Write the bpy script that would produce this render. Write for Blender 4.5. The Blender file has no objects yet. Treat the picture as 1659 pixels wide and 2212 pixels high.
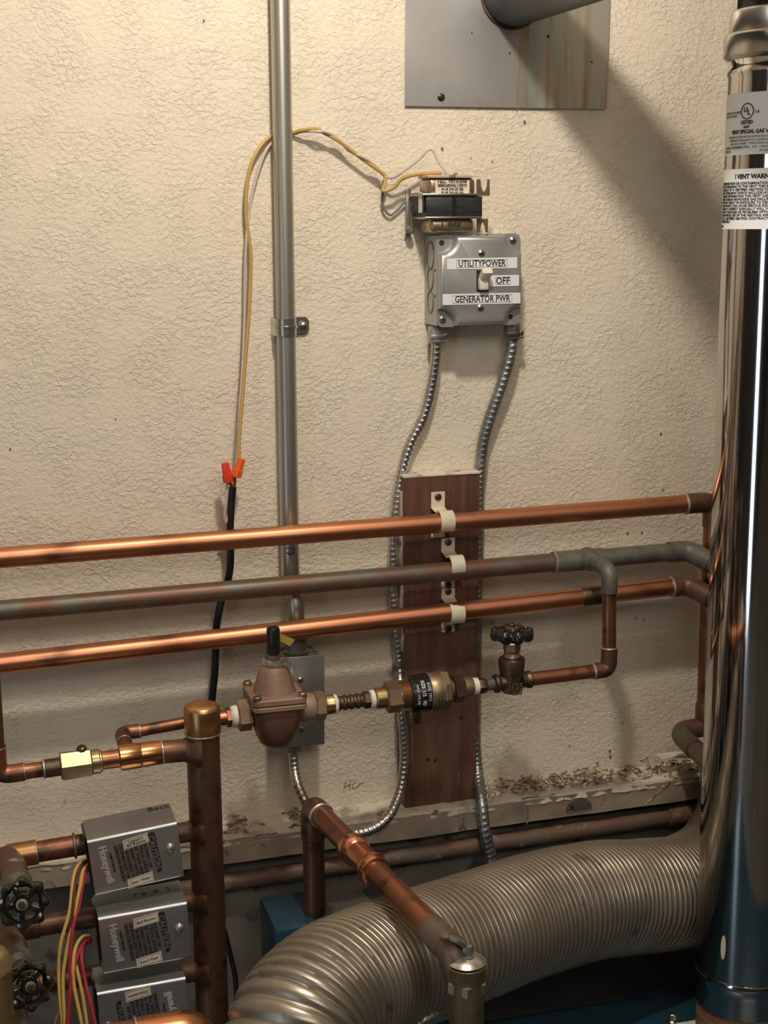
import bpy, bmesh, math, random
from math import pi, sin, cos, radians
from mathutils import Vector, Matrix, noise
random.seed(7)
SC = bpy.context.scene
COL = SC.collection
V = Vector
# ------------------------------------------------------------------ camera
F = 3145.0
Xc = V((11070, 706, -F)).normalized()
Zc = V((-120, 15894, F)); Zc = (Zc - Xc * Zc.dot(Xc)).normalized()
Yc = Zc.cross(Xc)
M3 = Matrix((Xc, Yc, Zc))
CAM = V((0, 0, 1.2)) - 1.7 * (M3 @ V((0, 0, -1)))
cd = bpy.data.cameras.new('camera')
cam = bpy.data.objects.new('camera', cd); COL.objects.link(cam)
cam.matrix_world = Matrix.Translation(CAM) @ M3.to_4x4()
cd.sensor_fit = 'VERTICAL'; cd.sensor_height = 36; cd.lens = F / 2212 * 36
cd.clip_start = 0.05
SC.camera = cam
SC.view_settings.view_transform = 'Standard'
SC.view_settings.look = 'None'
SC.view_settings.gamma = 1
SC.view_settings.use_curve_mapping = False
SC.view_settings.exposure = 0.0


def at(px, py, h=0.0):
    d = M3 @ V(((px - 829.5) / F, -(py - 1106) / F, -1))
    t = (-h - CAM.y) / d.y
    return CAM + d * t


def pr(px, py, h, r):
    d = M3 @ V(((px - 829.5) / F, -(py - 1106) / F, -1))
    return r * ((-h - CAM.y) / d.y) / F


# ------------------------------------------------------------------ light
w = bpy.data.worlds.new('world'); SC.world = w; w.use_nodes = True
bg = w.node_tree.nodes['Background']
bg.inputs[0].default_value = (0.66, 0.83, 1.0, 1); bg.inputs[1].default_value = 3.0


def lamp(name, loc, energy, color, radius):
    l = bpy.data.lights.new(name, 'POINT'); l.energy = energy; l.color = color
    l.shadow_soft_size = radius
    o = bpy.data.objects.new(name, l); COL.objects.link(o); o.location = loc
    return o


L0 = at(530, -830)
lamp('ceiling_bulb', (L0.x, -0.65, L0.z), 25.5, (1.0, 0.91, 0.79), 0.035)


def area(name, loc, target, energy, color, sx, sy):
    l = bpy.data.lights.new(name, 'AREA'); l.energy = energy; l.color = color
    l.shape = 'RECTANGLE'; l.size = sx; l.size_y = sy
    o = bpy.data.objects.new(name, l); COL.objects.link(o); o.location = loc
    o.rotation_euler = (V(target) - V(loc)).to_track_quat('-Z', 'Y').to_euler()
    return o


area('added_fill_light', (-0.2, -2.3, 2.4), (-0.1, 0.0, 1.1), 11.5, (1.0, 0.92, 0.82), 1.2, 0.6)  # added soft fill behind the camera to lift the ambient level, no real fixture


# ------------------------------------------------------------------ materials
def lin(c):
    if isinstance(c, str):
        c = [int(c[i:i + 2], 16) / 255 for i in (0, 2, 4)]
        c = [x / 12.92 if x <= 0.04045 else ((x + 0.055) / 1.055) ** 2.4 for x in c]
    return (c[0], c[1], c[2], 1)


MATS = {}


def mat(name, c1, metal=0.0, rough=0.5, c2=None, scale=20.0, lo=0.4, hi=0.65, bump=0.0, bscale=200.0,
        rough2=None, stretch=(1, 1, 1), detail=4.0, metal2=None, c3=None, scale3=80.0, lo3=.55, hi3=.7, spec=.5, coat=0):
    if name in MATS: return MATS[name]
    m = bpy.data.materials.new(name); m.use_nodes = True
    nt = m.node_tree; N = nt.nodes; L = nt.links
    p = N['Principled BSDF']
    p.inputs['Base Color'].default_value = lin(c1)
    p.inputs['Metallic'].default_value = metal
    p.inputs['Roughness'].default_value = rough
    p.inputs['Specular IOR Level'].default_value = spec
    p.inputs['Coat Weight'].default_value = coat
    tc = N.new('ShaderNodeTexCoord')
    mp = N.new('ShaderNodeMapping'); mp.inputs['Scale'].default_value = stretch
    L.new(tc.outputs['Object'], mp.inputs[0])

    def nz(sc, lo_, hi_, det=4.0):
        n = N.new('ShaderNodeTexNoise'); n.inputs['Scale'].default_value = sc
        n.inputs['Detail'].default_value = det
        L.new(mp.outputs[0], n.inputs['Vector'])
        r = N.new('ShaderNodeMapRange'); r.inputs['From Min'].default_value = lo_; r.inputs['From Max'].default_value = hi_
        L.new(n.outputs[0], r.inputs['Value'])
        return r.outputs[0]
    if c2 is not None:
        f = nz(scale, lo, hi, detail)
        mx = N.new('ShaderNodeMix'); mx.data_type = 'RGBA'
        mx.inputs['A'].default_value = lin(c1); mx.inputs['B'].default_value = lin(c2)
        L.new(f, mx.inputs['Factor'])
        out = mx.outputs['Result']
        if c3 is not None:
            f3 = nz(scale3, lo3, hi3)
            m2 = N.new('ShaderNodeMix'); m2.data_type = 'RGBA'
            L.new(out, m2.inputs['A']); m2.inputs['B'].default_value = lin(c3)
            L.new(f3, m2.inputs['Factor']); out = m2.outputs['Result']
        L.new(out, p.inputs['Base Color'])
        for k, a, b_ in (('Roughness', rough, rough2), ('Metallic', metal, metal2)):
            if b_ is not None:
                r = N.new('ShaderNodeMapRange'); r.inputs['To Min'].default_value = a; r.inputs['To Max'].default_value = b_
                L.new(f, r.inputs['Value']); L.new(r.outputs[0], p.inputs[k])
    if bump:
        n = N.new('ShaderNodeTexNoise'); n.inputs['Scale'].default_value = bscale; n.inputs['Detail'].default_value = 3
        L.new(mp.outputs[0], n.inputs['Vector'])
        b = N.new('ShaderNodeBump'); b.inputs['Strength'].default_value = 1.0; b.inputs['Distance'].default_value = bump
        L.new(n.outputs[0], b.inputs['Height']); L.new(b.outputs[0], p.inputs['Normal'])
    MATS[name] = m
    return m


def wall_mat():
    m = bpy.data.materials.new('textured_plaster'); m.use_nodes = True
    nt = m.node_tree; N = nt.nodes; L = nt.links; p = N['Principled BSDF']
    p.inputs['Roughness'].default_value = 0.55
    p.inputs['Specular IOR Level'].default_value = 0.25
    tc = N.new('ShaderNodeTexCoord')
    mp = N.new('ShaderNodeMapping'); mp.inputs['Scale'].default_value = (1, 1, 1.25)
    L.new(tc.outputs['Object'], mp.inputs[0])
    n1 = N.new('ShaderNodeTexNoise'); n1.inputs['Scale'].default_value = 165; n1.inputs['Detail'].default_value = 4.0
    n1.inputs['Distortion'].default_value = 0.5; n1.inputs['Roughness'].default_value = 0.6
    L.new(mp.outputs[0], n1.inputs['Vector'])
    r1 = N.new('ShaderNodeMapRange'); r1.interpolation_type = 'SMOOTHSTEP'
    r1.inputs['From Min'].default_value = 0.36; r1.inputs['From Max'].default_value = 0.66
    L.new(n1.outputs[0], r1.inputs['Value'])
    n2 = N.new('ShaderNodeTexNoise'); n2.inputs['Scale'].default_value = 420; n2.inputs['Detail'].default_value = 2
    L.new(mp.outputs[0], n2.inputs['Vector'])
    ad = N.new('ShaderNodeMath'); ad.operation = 'MULTIPLY_ADD'; ad.inputs[1].default_value = 0.5
    L.new(n2.outputs[0], ad.inputs[0]); L.new(r1.outputs[0], ad.inputs[2])
    b = N.new('ShaderNodeBump'); b.inputs['Strength'].default_value = 1.0; b.inputs['Distance'].default_value = 0.0008
    n4 = N.new('ShaderNodeTexNoise'); n4.inputs['Scale'].default_value = 22; n4.inputs['Detail'].default_value = 2
    L.new(tc.outputs['Object'], n4.inputs['Vector'])
    r4 = N.new('ShaderNodeMapRange'); r4.inputs['From Min'].default_value = .35; r4.inputs['From Max'].default_value = .62; r4.inputs['To Min'].default_value = .45
    L.new(n4.outputs[0], r4.inputs['Value'])
    mu = N.new('ShaderNodeMath'); mu.operation = 'MULTIPLY'; L.new(ad.outputs[0], mu.inputs[0]); L.new(r4.outputs[0], mu.inputs[1])
    L.new(mu.outputs[0], b.inputs['Height']); L.new(b.outputs[0], p.inputs['Normal'])
    n3 = N.new('ShaderNodeTexNoise'); n3.inputs['Scale'].default_value = 5; n3.inputs['Detail'].default_value = 4
    L.new(tc.outputs['Object'], n3.inputs['Vector'])
    mx = N.new('ShaderNodeMix'); mx.data_type = 'RGBA'
    mx.inputs['A'].default_value = lin((0.83, 0.735, 0.585)); mx.inputs['B'].default_value = lin((0.75, 0.655, 0.51))
    L.new(n3.outputs[0], mx.inputs['Factor']); L.new(mx.outputs['Result'], p.inputs['Base Color'])
    return m


WALL = wall_mat()
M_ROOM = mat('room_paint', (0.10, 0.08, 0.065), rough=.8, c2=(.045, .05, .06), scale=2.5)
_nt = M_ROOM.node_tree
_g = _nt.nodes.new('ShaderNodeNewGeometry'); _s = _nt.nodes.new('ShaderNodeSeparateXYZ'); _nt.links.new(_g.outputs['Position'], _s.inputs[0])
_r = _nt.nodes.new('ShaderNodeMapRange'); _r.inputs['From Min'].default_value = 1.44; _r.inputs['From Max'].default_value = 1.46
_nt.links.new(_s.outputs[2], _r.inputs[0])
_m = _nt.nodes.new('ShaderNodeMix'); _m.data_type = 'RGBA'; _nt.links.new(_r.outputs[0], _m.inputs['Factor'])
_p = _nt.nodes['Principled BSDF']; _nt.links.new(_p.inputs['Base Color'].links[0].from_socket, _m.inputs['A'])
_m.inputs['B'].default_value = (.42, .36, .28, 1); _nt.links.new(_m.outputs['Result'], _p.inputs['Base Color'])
M_CEIL = mat('ceiling_paint', (0.35, 0.30, 0.24), rough=.9)
M_FLOOR = mat('concrete_floor', (0.12, 0.11, 0.10), rough=.8, c2=(0.18, .16, .14), scale=6)
COPPER = mat('bright_copper', (0.68, 0.30, 0.165), 1.0, .36, c2=(0.52, .21, .11), scale=14, lo=.35, hi=.7, rough2=.42, stretch=(.5, 1, 1), c3=(.25, .12, .07), scale3=30, lo3=.60, hi3=.74)
COPPER_B = mat('brown_copper', (0.42, 0.17, 0.09), .9, .36, c2=(0.20, .10, .065), scale=18, rough2=.5, c3=(.10, .065, .045), scale3=45)
COPPER_D = mat('dark_brown_copper', (0.22, 0.105, 0.065), .75, .42, c2=(0.12, .075, .05), scale=12, rough2=.55, c3=(.07, .05, .04), scale3=60)
COPPER_T = mat('tarnished_grey_copper', (0.16, 0.115, 0.085), .55, .45, c2=(0.20, .09, .06), scale=16, rough2=.5, c3=(.16, .15, .11), scale3=30, lo3=.5, hi3=.65)
VERDI = mat('grey_green_tarnish', (0.17, 0.165, 0.13), .35, .55, c2=(0.11, .10, .085), scale=40, bump=.0003, bscale=300)
SOLDER = mat('solder', (0.62, 0.60, 0.55), .8, .4, c2=(.35, .33, .28), scale=150)
CAPM = mat('golden_copper_cap', (0.62, 0.36, 0.16), 1.0, .33, c2=(.38, .19, .09), scale=25, rough2=.42)
BRASS = mat('brass', (0.62, 0.46, 0.22), 1.0, .28, c2=(.40, .28, .13), scale=40, rough2=.42)
BRASS_D = mat('dull_brass', (0.40, 0.31, 0.19), .85, .42, c2=(.26, .19, .11), scale=30, rough2=.5, bump=.0002)
BRASS_K = mat('dark_brass', (0.17, 0.12, 0.07), .85, .38, c2=(.08, .055, .035), scale=50, rough2=.5)
BRONZE = mat('pinkish_cast_bronze', (0.36, 0.235, 0.175), .25, .55, c2=(.28, .17, .12), scale=30, bump=.00025, bscale=500)
BRONZE_R = mat('reddish_cast_bronze', (0.20, 0.10, 0.065), .3, .5, c2=(.14, .075, .05), scale=30, bump=.00025, bscale=500)
TEFLON = mat('white_thread_tape', (0.82, 0.80, 0.74), 0, .5, bump=.0002, bscale=400)
STEEL = mat('galvanised_steel', (0.52, 0.50, 0.44), .9, .36, c2=(.40, .385, .34), scale=25, rough2=.42, stretch=(1, 1, .12))
STEEL_B = mat('grey_steel_box', (0.46, 0.455, 0.44), .65, .40, c2=(.40, .40, .395), scale=18, rough2=.45, bump=.00008, bscale=900)
STEEL_Z = mat('zinc_cover_steel', (0.52, 0.54, 0.56), .9, .34, c2=(.42, .43, .44), scale=12, rough2=.44)
STEEL_D = mat('dirty_steel', (0.32, 0.30, 0.26), .8, .42, c2=(.20, .18, .15), scale=22, rough2=.55)
CHROME = mat('polished_steel', (0.60, 0.575, 0.55), 1.0, .07, c2=(.52, .50, .48), scale=3, rough2=.11, stretch=(1, 1, .15))
CHROME2 = mat('brushed_steel', (0.42, 0.39, 0.36), .95, .24, c2=(.36, .33, .31), scale=6, rough2=.3, stretch=(1, 1, .2))
SCREWM = mat('screw_steel', (0.55, 0.53, 0.48), 1.0, .3)
CABLEM = mat('armour_steel', (0.62, 0.60, 0.57), 1.0, .30, c2=(.42, .40, .37), scale=60, rough2=.42)
BLACK = mat('black_plastic', (0.012, 0.012, 0.013), 0, .35)
BLACKG = mat('black_enamel', (0.010, 0.010, 0.010), 0, .14, c2=(.02, .018, .015), scale=60, rough2=.3, coat=.5)
CORE = mat('laminated_core', (0.025, 0.025, 0.027), .3, .45, c2=(.05, .05, .05), scale=60, stretch=(1, 1, 8))
CREAM = mat('cream_plastic', (0.72, 0.66, 0.50), 0, .45, c2=(.60, .52, .35), scale=25, lo=.5, hi=.7)
IVORY = mat('ivory_plastic', (0.74, 0.69, 0.55), 0, .35)
PAPER = mat('white_label', (0.80, 0.80, 0.80), 0, .5)
PAPERC = mat('cream_label', (0.70, 0.60, 0.46), 0, .55, c2=(.75, .68, .55), scale=60)
INK = mat('black_ink', (0.02, 0.02, 0.02), 0, .6)
INKG = mat('grey_ink', (0.20, 0.20, 0.20), 0, .6)
YELLOW = mat('yellow_wire', (0.62, 0.40, 0.10), 0, .42)
OCHRE = mat('ochre_wire', (0.52, 0.33, 0.10), 0, .45)
WHITEW = mat('white_wire', (0.55, 0.47, 0.40), 0, .45)
REDW = mat('red_wire', (0.42, 0.03, 0.045), 0, .38)
BROWNW = mat('brown_wire', (0.09, 0.03, 0.015), 0, .45)
REDN = mat('red_plastic', (0.75, 0.045, 0.02), 0, .38)
ORANGEN = mat('orange_plastic', (0.85, 0.12, 0.015), 0, .4)
WOOD = mat('brown_stained_wood', (0.16, 0.078, 0.048), 0, .5, c2=(.085, .040, .026), scale=22, stretch=(3, 3, .35), lo=.35, hi=.65, bump=.0005, bscale=60, c3=(.24, .14, .09), scale3=50, lo3=.62, hi3=.8)
WPAINT = mat('old_white_paint', (0.74, 0.66, 0.56), 0, .75, c2=(.35, .28, .21), scale=25, lo=.5, hi=.68, bump=.0012, bscale=60, c3=(.14, .09, .06), scale3=60, lo3=.6, hi3=.68)
SILLM = mat('stained_sill_paint', (0.42, 0.35, 0.26), 0, .7, c2=(.27, .21, .15), scale=9, lo=.4, hi=.7, bump=.0008, bscale=50, c3=(.10, .07, .05), scale3=45, lo3=.62, hi3=.7)
CONC = mat('dark_foundation', (0.20, 0.175, 0.145), 0, .85, c2=(.11, .095, .08), scale=9, bump=.0015, bscale=35, c3=(.07, .06, .05), scale3=25, lo3=.58, hi3=.66)
BLUE = mat('blue_enamel', (0.014, 0.055, 0.085), 0, .33, c2=(.010, .036, .058), scale=10, c3=(.10, .13, .14), scale3=120, lo3=.66, hi3=.8)
RUST = mat('rusty_iron', (0.20, 0.09, 0.045), .2, .75, c2=(.30, .18, .12), scale=30, bump=.0008, bscale=120, stretch=(1, 1, 4))
DUCTM = mat('dusty_aluminium_duct', (0.38, 0.33, 0.265), .8, .34, c2=(.22, .18, .135), scale=14, rough2=.5, metal2=.55, c3=(.17, .14, .11), scale3=40, lo3=.62, hi3=.75)
VENTM = mat('dark_galvanised_vent', (0.20, 0.20, 0.205), .9, .38, c2=(.11, .11, .12), scale=12, rough2=.5)
GOLD = mat('gold_lacquer', (0.42, 0.32, 0.15), .6, .42, c2=(.30, .22, .10), scale=12)
TAGM = mat('yellowed_tag', (0.42, 0.30, 0.06), 0, .6)
DEBRIS = mat('dry_debris', (0.20, 0.125, 0.085), 0, .9, c2=(.55, .46, .36), scale=70, lo=.46, hi=.54)
BOARDM = mat('pink_fibre_board', (0.55, 0.36, 0.26), 0, .6)


def plate_mat():
    m = bpy.data.materials.new('stained_galvanised_sheet'); m.use_nodes = True
    nt = m.node_tree; N = nt.nodes; L = nt.links; p = N['Principled BSDF']
    p.inputs['Metallic'].default_value = .75; p.inputs['Roughness'].default_value = .42
    tc = N.new('ShaderNodeTexCoord')

    def nz(scale, st, lo, hi):
        mp = N.new('ShaderNodeMapping'); mp.inputs['Scale'].default_value = st
        L.new(tc.outputs['Object'], mp.inputs[0])
        n = N.new('ShaderNodeTexNoise'); n.inputs['Scale'].default_value = scale; n.inputs['Detail'].default_value = 4
        L.new(mp.outputs[0], n.inputs[0])
        r = N.new('ShaderNodeMapRange'); r.inputs['From Min'].default_value = lo; r.inputs['From Max'].default_value = hi
        L.new(n.outputs[0], r.inputs[0]); return r.outputs[0]

    def mix(f, a, b):
        x = N.new('ShaderNodeMix'); x.data_type = 'RGBA'; L.new(f, x.inputs['Factor'])
        for k, c in (('A', a), ('B', b)):
            if isinstance(c, tuple): x.inputs[k].default_value = c
            else: L.new(c, x.inputs[k])
        return x.outputs['Result']
    base = mix(nz(9, (1, 1, 1), .35, .65), lin((.48, .46, .43)), lin((.36, .35, .345)))
    # rust and chalk run down only from the pipe hole's right half
    sx = N.new('ShaderNodeSeparateXYZ'); L.new(tc.outputs['Object'], sx.inputs[0])
    r = N.new('ShaderNodeMapRange'); r.inputs['From Min'].default_value = .0; r.inputs['From Max'].default_value = .02
    L.new(sx.outputs[0], r.inputs[0])
    st = mix(nz(60, (1, 1, .06), .42, .62), lin((.50, .48, .38)), lin((.36, .22, .10)))
    st = mix(nz(45, (1.2, 1, .12), .5, .62), st, lin((.40, .44, .38)))
    mu = N.new('ShaderNodeMath'); mu.operation = 'MULTIPLY'; mu.inputs[1].default_value = .85
    L.new(r.outputs[0], mu.inputs[0])
    L.new(mix(mu.outputs[0], base, st), p.inputs['Base Color'])
    return m


# ------------------------------------------------------------------ mesh builder
def frame(d):
    d = d.normalized()
    a = V((0, 0, 1)) if abs(d.z) < .9 else V((1, 0, 0))
    u = d.cross(a).normalized(); v = u.cross(d).normalized()
    return u, v


def catmull(P, n=8):
    P = [V(p) for p in P]; out = []
    for i in range(len(P) - 1):
        p0 = P[max(i - 1, 0)]; p1 = P[i]; p2 = P[i + 1]; p3 = P[min(i + 2, len(P) - 1)]
        for k in range(n):
            t = k / n
            out.append(.5 * ((2 * p1) + (p2 - p0) * t + (2 * p0 - 5 * p1 + 4 * p2 - p3) * t * t + (3 * p1 - p0 - 3 * p2 + p3) * t ** 3))
    out.append(P[-1]); return out


def bend(P, R, n=8):
    P = [V(p) for p in P]; out = [P[0]]
    for i in range(1, len(P) - 1):
        a = (P[i - 1] - P[i]); b = (P[i + 1] - P[i])
        r = min(R, a.length * .49, b.length * .49)
        A = P[i] + a.normalized() * r; B = P[i] + b.normalized() * r
        for k in range(n + 1):
            t = k / n; out.append(A * (1 - t) ** 2 + P[i] * 2 * t * (1 - t) + B * t * t)
    out.append(P[-1]); return out


def resample(P, step):
    out = [P[0].copy()]; need = step
    for i in range(len(P) - 1):
        a, b = P[i], P[i + 1]; l = (b - a).length; pos = 0
        while l - pos >= need:
            pos += need; out.append(a + (b - a) * (pos / l)); need = step
        need -= (l - pos)
    return out


class B:
    def __init__(s): s.v = []; s.f = []

    def add(s, vs, fs):
        o = len(s.v); s.v += [V(x) for x in vs]; s.f += [[i + o for i in f] for f in fs]; return s

    def sweep(s, P, r, seg=20, caps=True, closed=False, rfun=None):
        P = [V(p) for p in P]; n = len(P)
        T = []
        for i in range(n):
            a = P[(i - 1) % n] if (closed or i > 0) else P[0]
            b = P[(i + 1) % n] if (closed or i < n - 1) else P[-1]
            T.append((b - a).normalized())
        u, v = frame(T[0]); vs = []
        for i in range(n):
            if i:
                q = T[i - 1].rotation_difference(T[i]); u = q @ u; u = (u - T[i] * u.dot(T[i])).normalized()
            v = T[i].cross(u)
            for k in range(seg):
                an = 2 * pi * k / seg
                rr = rfun(i, an) if rfun else (r[i] if isinstance(r, (list, tuple)) else r)
                vs.append(P[i] + (u * cos(an) + v * sin(an)) * rr)
        fs = []
        for i in range(n if closed else n - 1):
            j = (i + 1) % n
            for k in range(seg):
                k2 = (k + 1) % seg
                fs.append([i * seg + k, i * seg + k2, j * seg + k2, j * seg + k])
        if caps and not closed:
            fs.append(list(range(seg))[::-1]); fs.append([(n - 1) * seg + k for k in range(seg)])
        return s.add(vs, fs)

    def lathe(s, O, ax, prof, seg=24, phase=0.0, caps=True, up=None, sy=1.0):
        O = V(O); ax = V(ax).normalized(); u, v = frame(ax)
        if up is not None:
            u = (V(up) - ax * V(up).dot(ax)).normalized(); v = ax.cross(u)
        vs = []
        for t, r in prof:
            for k in range(seg):
                a = 2 * pi * k / seg + phase
                vs.append(O + ax * t + (u * cos(a) + v * sin(a) * sy) * max(r, 1e-5))
        fs = []
        for i in range(len(prof) - 1):
            for k in range(seg):
                k2 = (k + 1) % seg
                fs.append([i * seg + k, i * seg + k2, (i + 1) * seg + k2, (i + 1) * seg + k])
        if caps:
            fs.append(list(range(seg))[::-1]); n = len(prof) - 1
            fs.append([n * seg + k for k in range(seg)])
        return s.add(vs, fs)

    def box(s, c, d, ax=None, bev=0.0, seg=2):
        """centre c, full dims d, axes ax"""
        bm = bmesh.new(); bmesh.ops.create_cube(bm, size=1)
        for q in bm.verts: q.co = V((q.co.x * d[0], q.co.y * d[1], q.co.z * d[2]))
        if bev: bmesh.ops.bevel(bm, geom=bm.edges[:], offset=bev, segments=seg, affect='EDGES', profile=.5)
        A = ax or (V((1, 0, 0)), V((0, 1, 0)), V((0, 0, 1)))
        bm.verts.index_update()
        vs = [V(c) + A[0] * q.co.x + A[1] * q.co.y + A[2] * q.co.z for q in bm.verts]
        fs = [[q.index for q in f.verts] for f in bm.faces]
        bm.free(); return s.add(vs, fs)

    def rings(s, rings, cap0=True, cap1=True):
        n = len(rings[0]); vs = [p for r in rings for p in r]; fs = []
        for i in range(len(rings) - 1):
            for k in range(n):
                k2 = (k + 1) % n
                fs.append([i * n + k, i * n + k2, (i + 1) * n + k2, (i + 1) * n + k])
        if cap0: fs.append(list(range(n))[::-1])
        if cap1: fs.append([(len(rings) - 1) * n + k for k in range(n)])
        return s.add(vs, fs)

    def prism(s, poly, O, u, v, n, t0, t1):
        r0 = [O + u * a + v * b + n * t0 for a, b in poly]; r1 = [O + u * a + v * b + n * t1 for a, b in poly]
        return s.rings([r0, r1])


def finish(name, b, m, parent=None, loc=None, ang=35, kind=None, smooth=True):
    me = bpy.data.meshes.new(name)
    o = bpy.data.objects.new(name, me)
    base = V((0, 0, 0))
    if parent is not None:
        q = parent
        while q is not None: base += q.location; q = q.parent
    else:
        xs = b.v
        base = V(loc) if loc else V(((min(p.x for p in xs) + max(p.x for p in xs)) / 2, (min(p.y for p in xs) + max(p.y for p in xs)) / 2, min(p.z for p in xs)))
        o.location = base
    me.from_pydata([p - base for p in b.v], [], b.f)
    bm = bmesh.new(); bm.from_mesh(me)
    bmesh.ops.recalc_face_normals(bm, faces=bm.faces); bm.to_mesh(me); bm.free()
    if smooth:
        me.polygons.foreach_set('use_smooth', [True] * len(me.polygons)); me.set_sharp_from_angle(angle=radians(ang))
    me.materials.append(m); COL.objects.link(o)
    if parent is not None: o.parent = parent
    if kind: o['kind'] = kind
    return o


def thing(name, label, cat, loc, group=None):
    o = bpy.data.objects.new(name, None); COL.objects.link(o); o.location = V(loc); o.empty_display_size = .02
    o['label'] = label; o['category'] = cat
    if group: o['group'] = group
    return o


def tag(o, label, cat, group=None):
    o['label'] = label; o['category'] = cat
    if group: o['group'] = group
    return o


def text(name, body, size, O, xd, yd, m, parent, align='CENTER', lift=0.0003, bold=0.0, mapf=None, spacing=1.0, fitw=None, xs=1.0, thick=0.00012):
    cu = bpy.data.curves.new(name, 'FONT'); cu.body = body; cu.size = size; cu.align_x = align; cu.align_y = 'CENTER'
    cu.offset = bold; cu.space_line = spacing; cu.resolution_u = 2
    cu.extrude = thick
    ob = bpy.data.objects.new(name, cu); COL.objects.link(ob)
    dg = bpy.context.evaluated_depsgraph_get()
    me = bpy.data.meshes.new_from_object(ob.evaluated_get(dg))
    bpy.data.objects.remove(ob); bpy.data.curves.remove(cu)
    xd = xd.normalized(); yd = yd.normalized(); n = xd.cross(yd).normalized()
    b = B()
    k = xs
    if fitw:
        w_ = max(q.co.x for q in me.vertices) - min(q.co.x for q in me.vertices); k = fitw / w_
    vs = []
    for q in me.vertices:
        x, y, z = q.co.x * k, q.co.y, q.co.z
        vs.append(mapf(x, y, lift + z) if mapf else O + xd * x + yd * y + n * (lift + z))
    b.add(vs, [list(f.vertices) for f in me.polygons])
    bpy.data.meshes.remove(me)
    return finish(name, b, m, parent, smooth=False)


class Line:
    """a straight pipe axis given by two picture points at their distances from the wall"""
    def __init__(s, a, b):
        s.a = a; s.b = b; s.A = at(*a); s.Bv = at(*b); s.d = (s.Bv - s.A).normalized()

    def p(s, px, ext=True):
        # point of the world axis seen at column px
        lo, hi = -3.0, 4.0
        for _ in range(40):
            mid = (lo + hi) / 2; q = M3.transposed() @ (s.A + (s.Bv - s.A) * mid - CAM)
            x = 829.5 + F * q.x / -q.z
            if (x < px) == (s.b[0] > s.a[0]): lo = mid
            else: hi = mid
        return s.A + (s.Bv - s.A) * lo

    def r(s, px, rp):
        q = M3.transposed() @ (s.p(px) - CAM); return rp * -q.z / F

    def part(s, name, segs, m, parent, seg=24, phase=0.0, label=None):
        """segs: [(px, radius in px), ...] along the axis"""
        P0 = s.p(segs[0][0]); b = B()
        prof = [((s.p(x) - P0).dot(s.d), s.r(x, r)) for x, r in segs]
        b.lathe(P0, s.d, prof, seg=seg, phase=phase)
        o = finish(name, b, m, parent)
        if label: o['label'] = label
        return o


def screw(name, O, n, r, parent, m=None, slot=True, cross=True, dome=.5, slotm=None):
    b = B(); n = V(n).normalized()
    b.lathe(O, n, [(0, r), (r * dome * .5, r * .95), (r * dome * .9, r * .6), (r * dome, r * .05)], seg=16)
    o = finish(name, b, m or SCREWM, parent)
    if slot:
        u, v = frame(n); b = B()
        b.box(O + n * (r * dome * .85), (r * 1.3, r * .25, r * .35), (u, v, n))
        if cross: b.box(O + n * (r * dome * .85), (r * .25, r * 1.3, r * .35), (u, v, n))
        finish('screw_slot', b, slotm or INK, o)
    return o


NY = V((0, -1, 0)); UX = V((1, 0, 0)); UZ = V((0, 0, 1))
# ------------------------------------------------------------------ room
def struct(name, b, m, smooth=False):
    o = finish(name, b, m, kind='structure', smooth=smooth); return o


XL, XR, YF, ZT = -1.5, 1.3, -3.3, 2.75
wall_back = struct('wall_back', B().box(((XL + XR) / 2, .05, ZT / 2), (XR - XL + .2, .1, ZT + .2)), WALL)
b = B()
LY0, LY1, LZ = -1.62, -1.22, 1.55
b.box((XL - .05, (YF + LY0) / 2, ZT / 2), (.1, LY0 - YF, ZT))
b.box((XL - .05, LY1 / 2, ZT / 2), (.1, -LY1, ZT))
b.box((XL - .05, (LY0 + LY1) / 2, (ZT + LZ) / 2), (.1, LY1 - LY0, ZT - LZ))
struct('wall_left', b, M_ROOM)
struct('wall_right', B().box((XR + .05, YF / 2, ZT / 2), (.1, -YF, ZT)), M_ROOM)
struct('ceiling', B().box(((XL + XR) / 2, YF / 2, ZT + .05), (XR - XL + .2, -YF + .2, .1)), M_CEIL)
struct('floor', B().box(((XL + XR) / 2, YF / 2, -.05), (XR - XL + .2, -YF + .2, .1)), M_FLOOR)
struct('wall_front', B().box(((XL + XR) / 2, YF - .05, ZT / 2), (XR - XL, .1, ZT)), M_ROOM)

# specks and stains on the wall
b = B()
SP = [(22, 970, 3), (1016, 340, 3), (1063, 349, 2), (1427, 937, 3), (1432, 1055, 4), (1374, 1333, 5), (1390, 1340, 5), (140, 1729, 4), (1345, 1560, 3), (1317, 1622, 4),
      (1318, 1634, 4), (1230, 1610, 2), (893, 1023, 4), (916, 1021, 5), (1133, 264, 4), (955, 322, 4), (1449, 795, 2), (250, 905, 2), (1290, 1648, 3), (1355, 1152, 3), (1386, 1150, 3), (440, 45, 3)]
for x, y, r in SP:
    c = at(x, y); rr = pr(x, y, 0, r) * .55
    pts = [(rr * (1 + .5 * random.random()) * cos(a * pi / 4), rr * 1.4 * (1 + .6 * random.random()) * sin(a * pi / 4)) for a in range(8)]
    b.prism(pts, c, UX, UZ, NY, -.0005, .0012)
o = finish('dirt_speck', b, DEBRIS, wall_back, kind='stuff')
# pencil mark
b = B()
for st in ([(748, 1683), (744, 1700), (742, 1712)], [(757, 1684), (755, 1700), (756, 1708)], [(743, 1702), (750, 1697), (758, 1695)], [(768, 1690), (762, 1695), (762, 1702), (770, 1701), (779, 1692), (786, 1690)]):
    b.sweep(catmull([at(x, y, .0006) for x, y in st], 4), .0004, 6)
finish('pencil_mark', b, INKG, wall_back)

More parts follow.
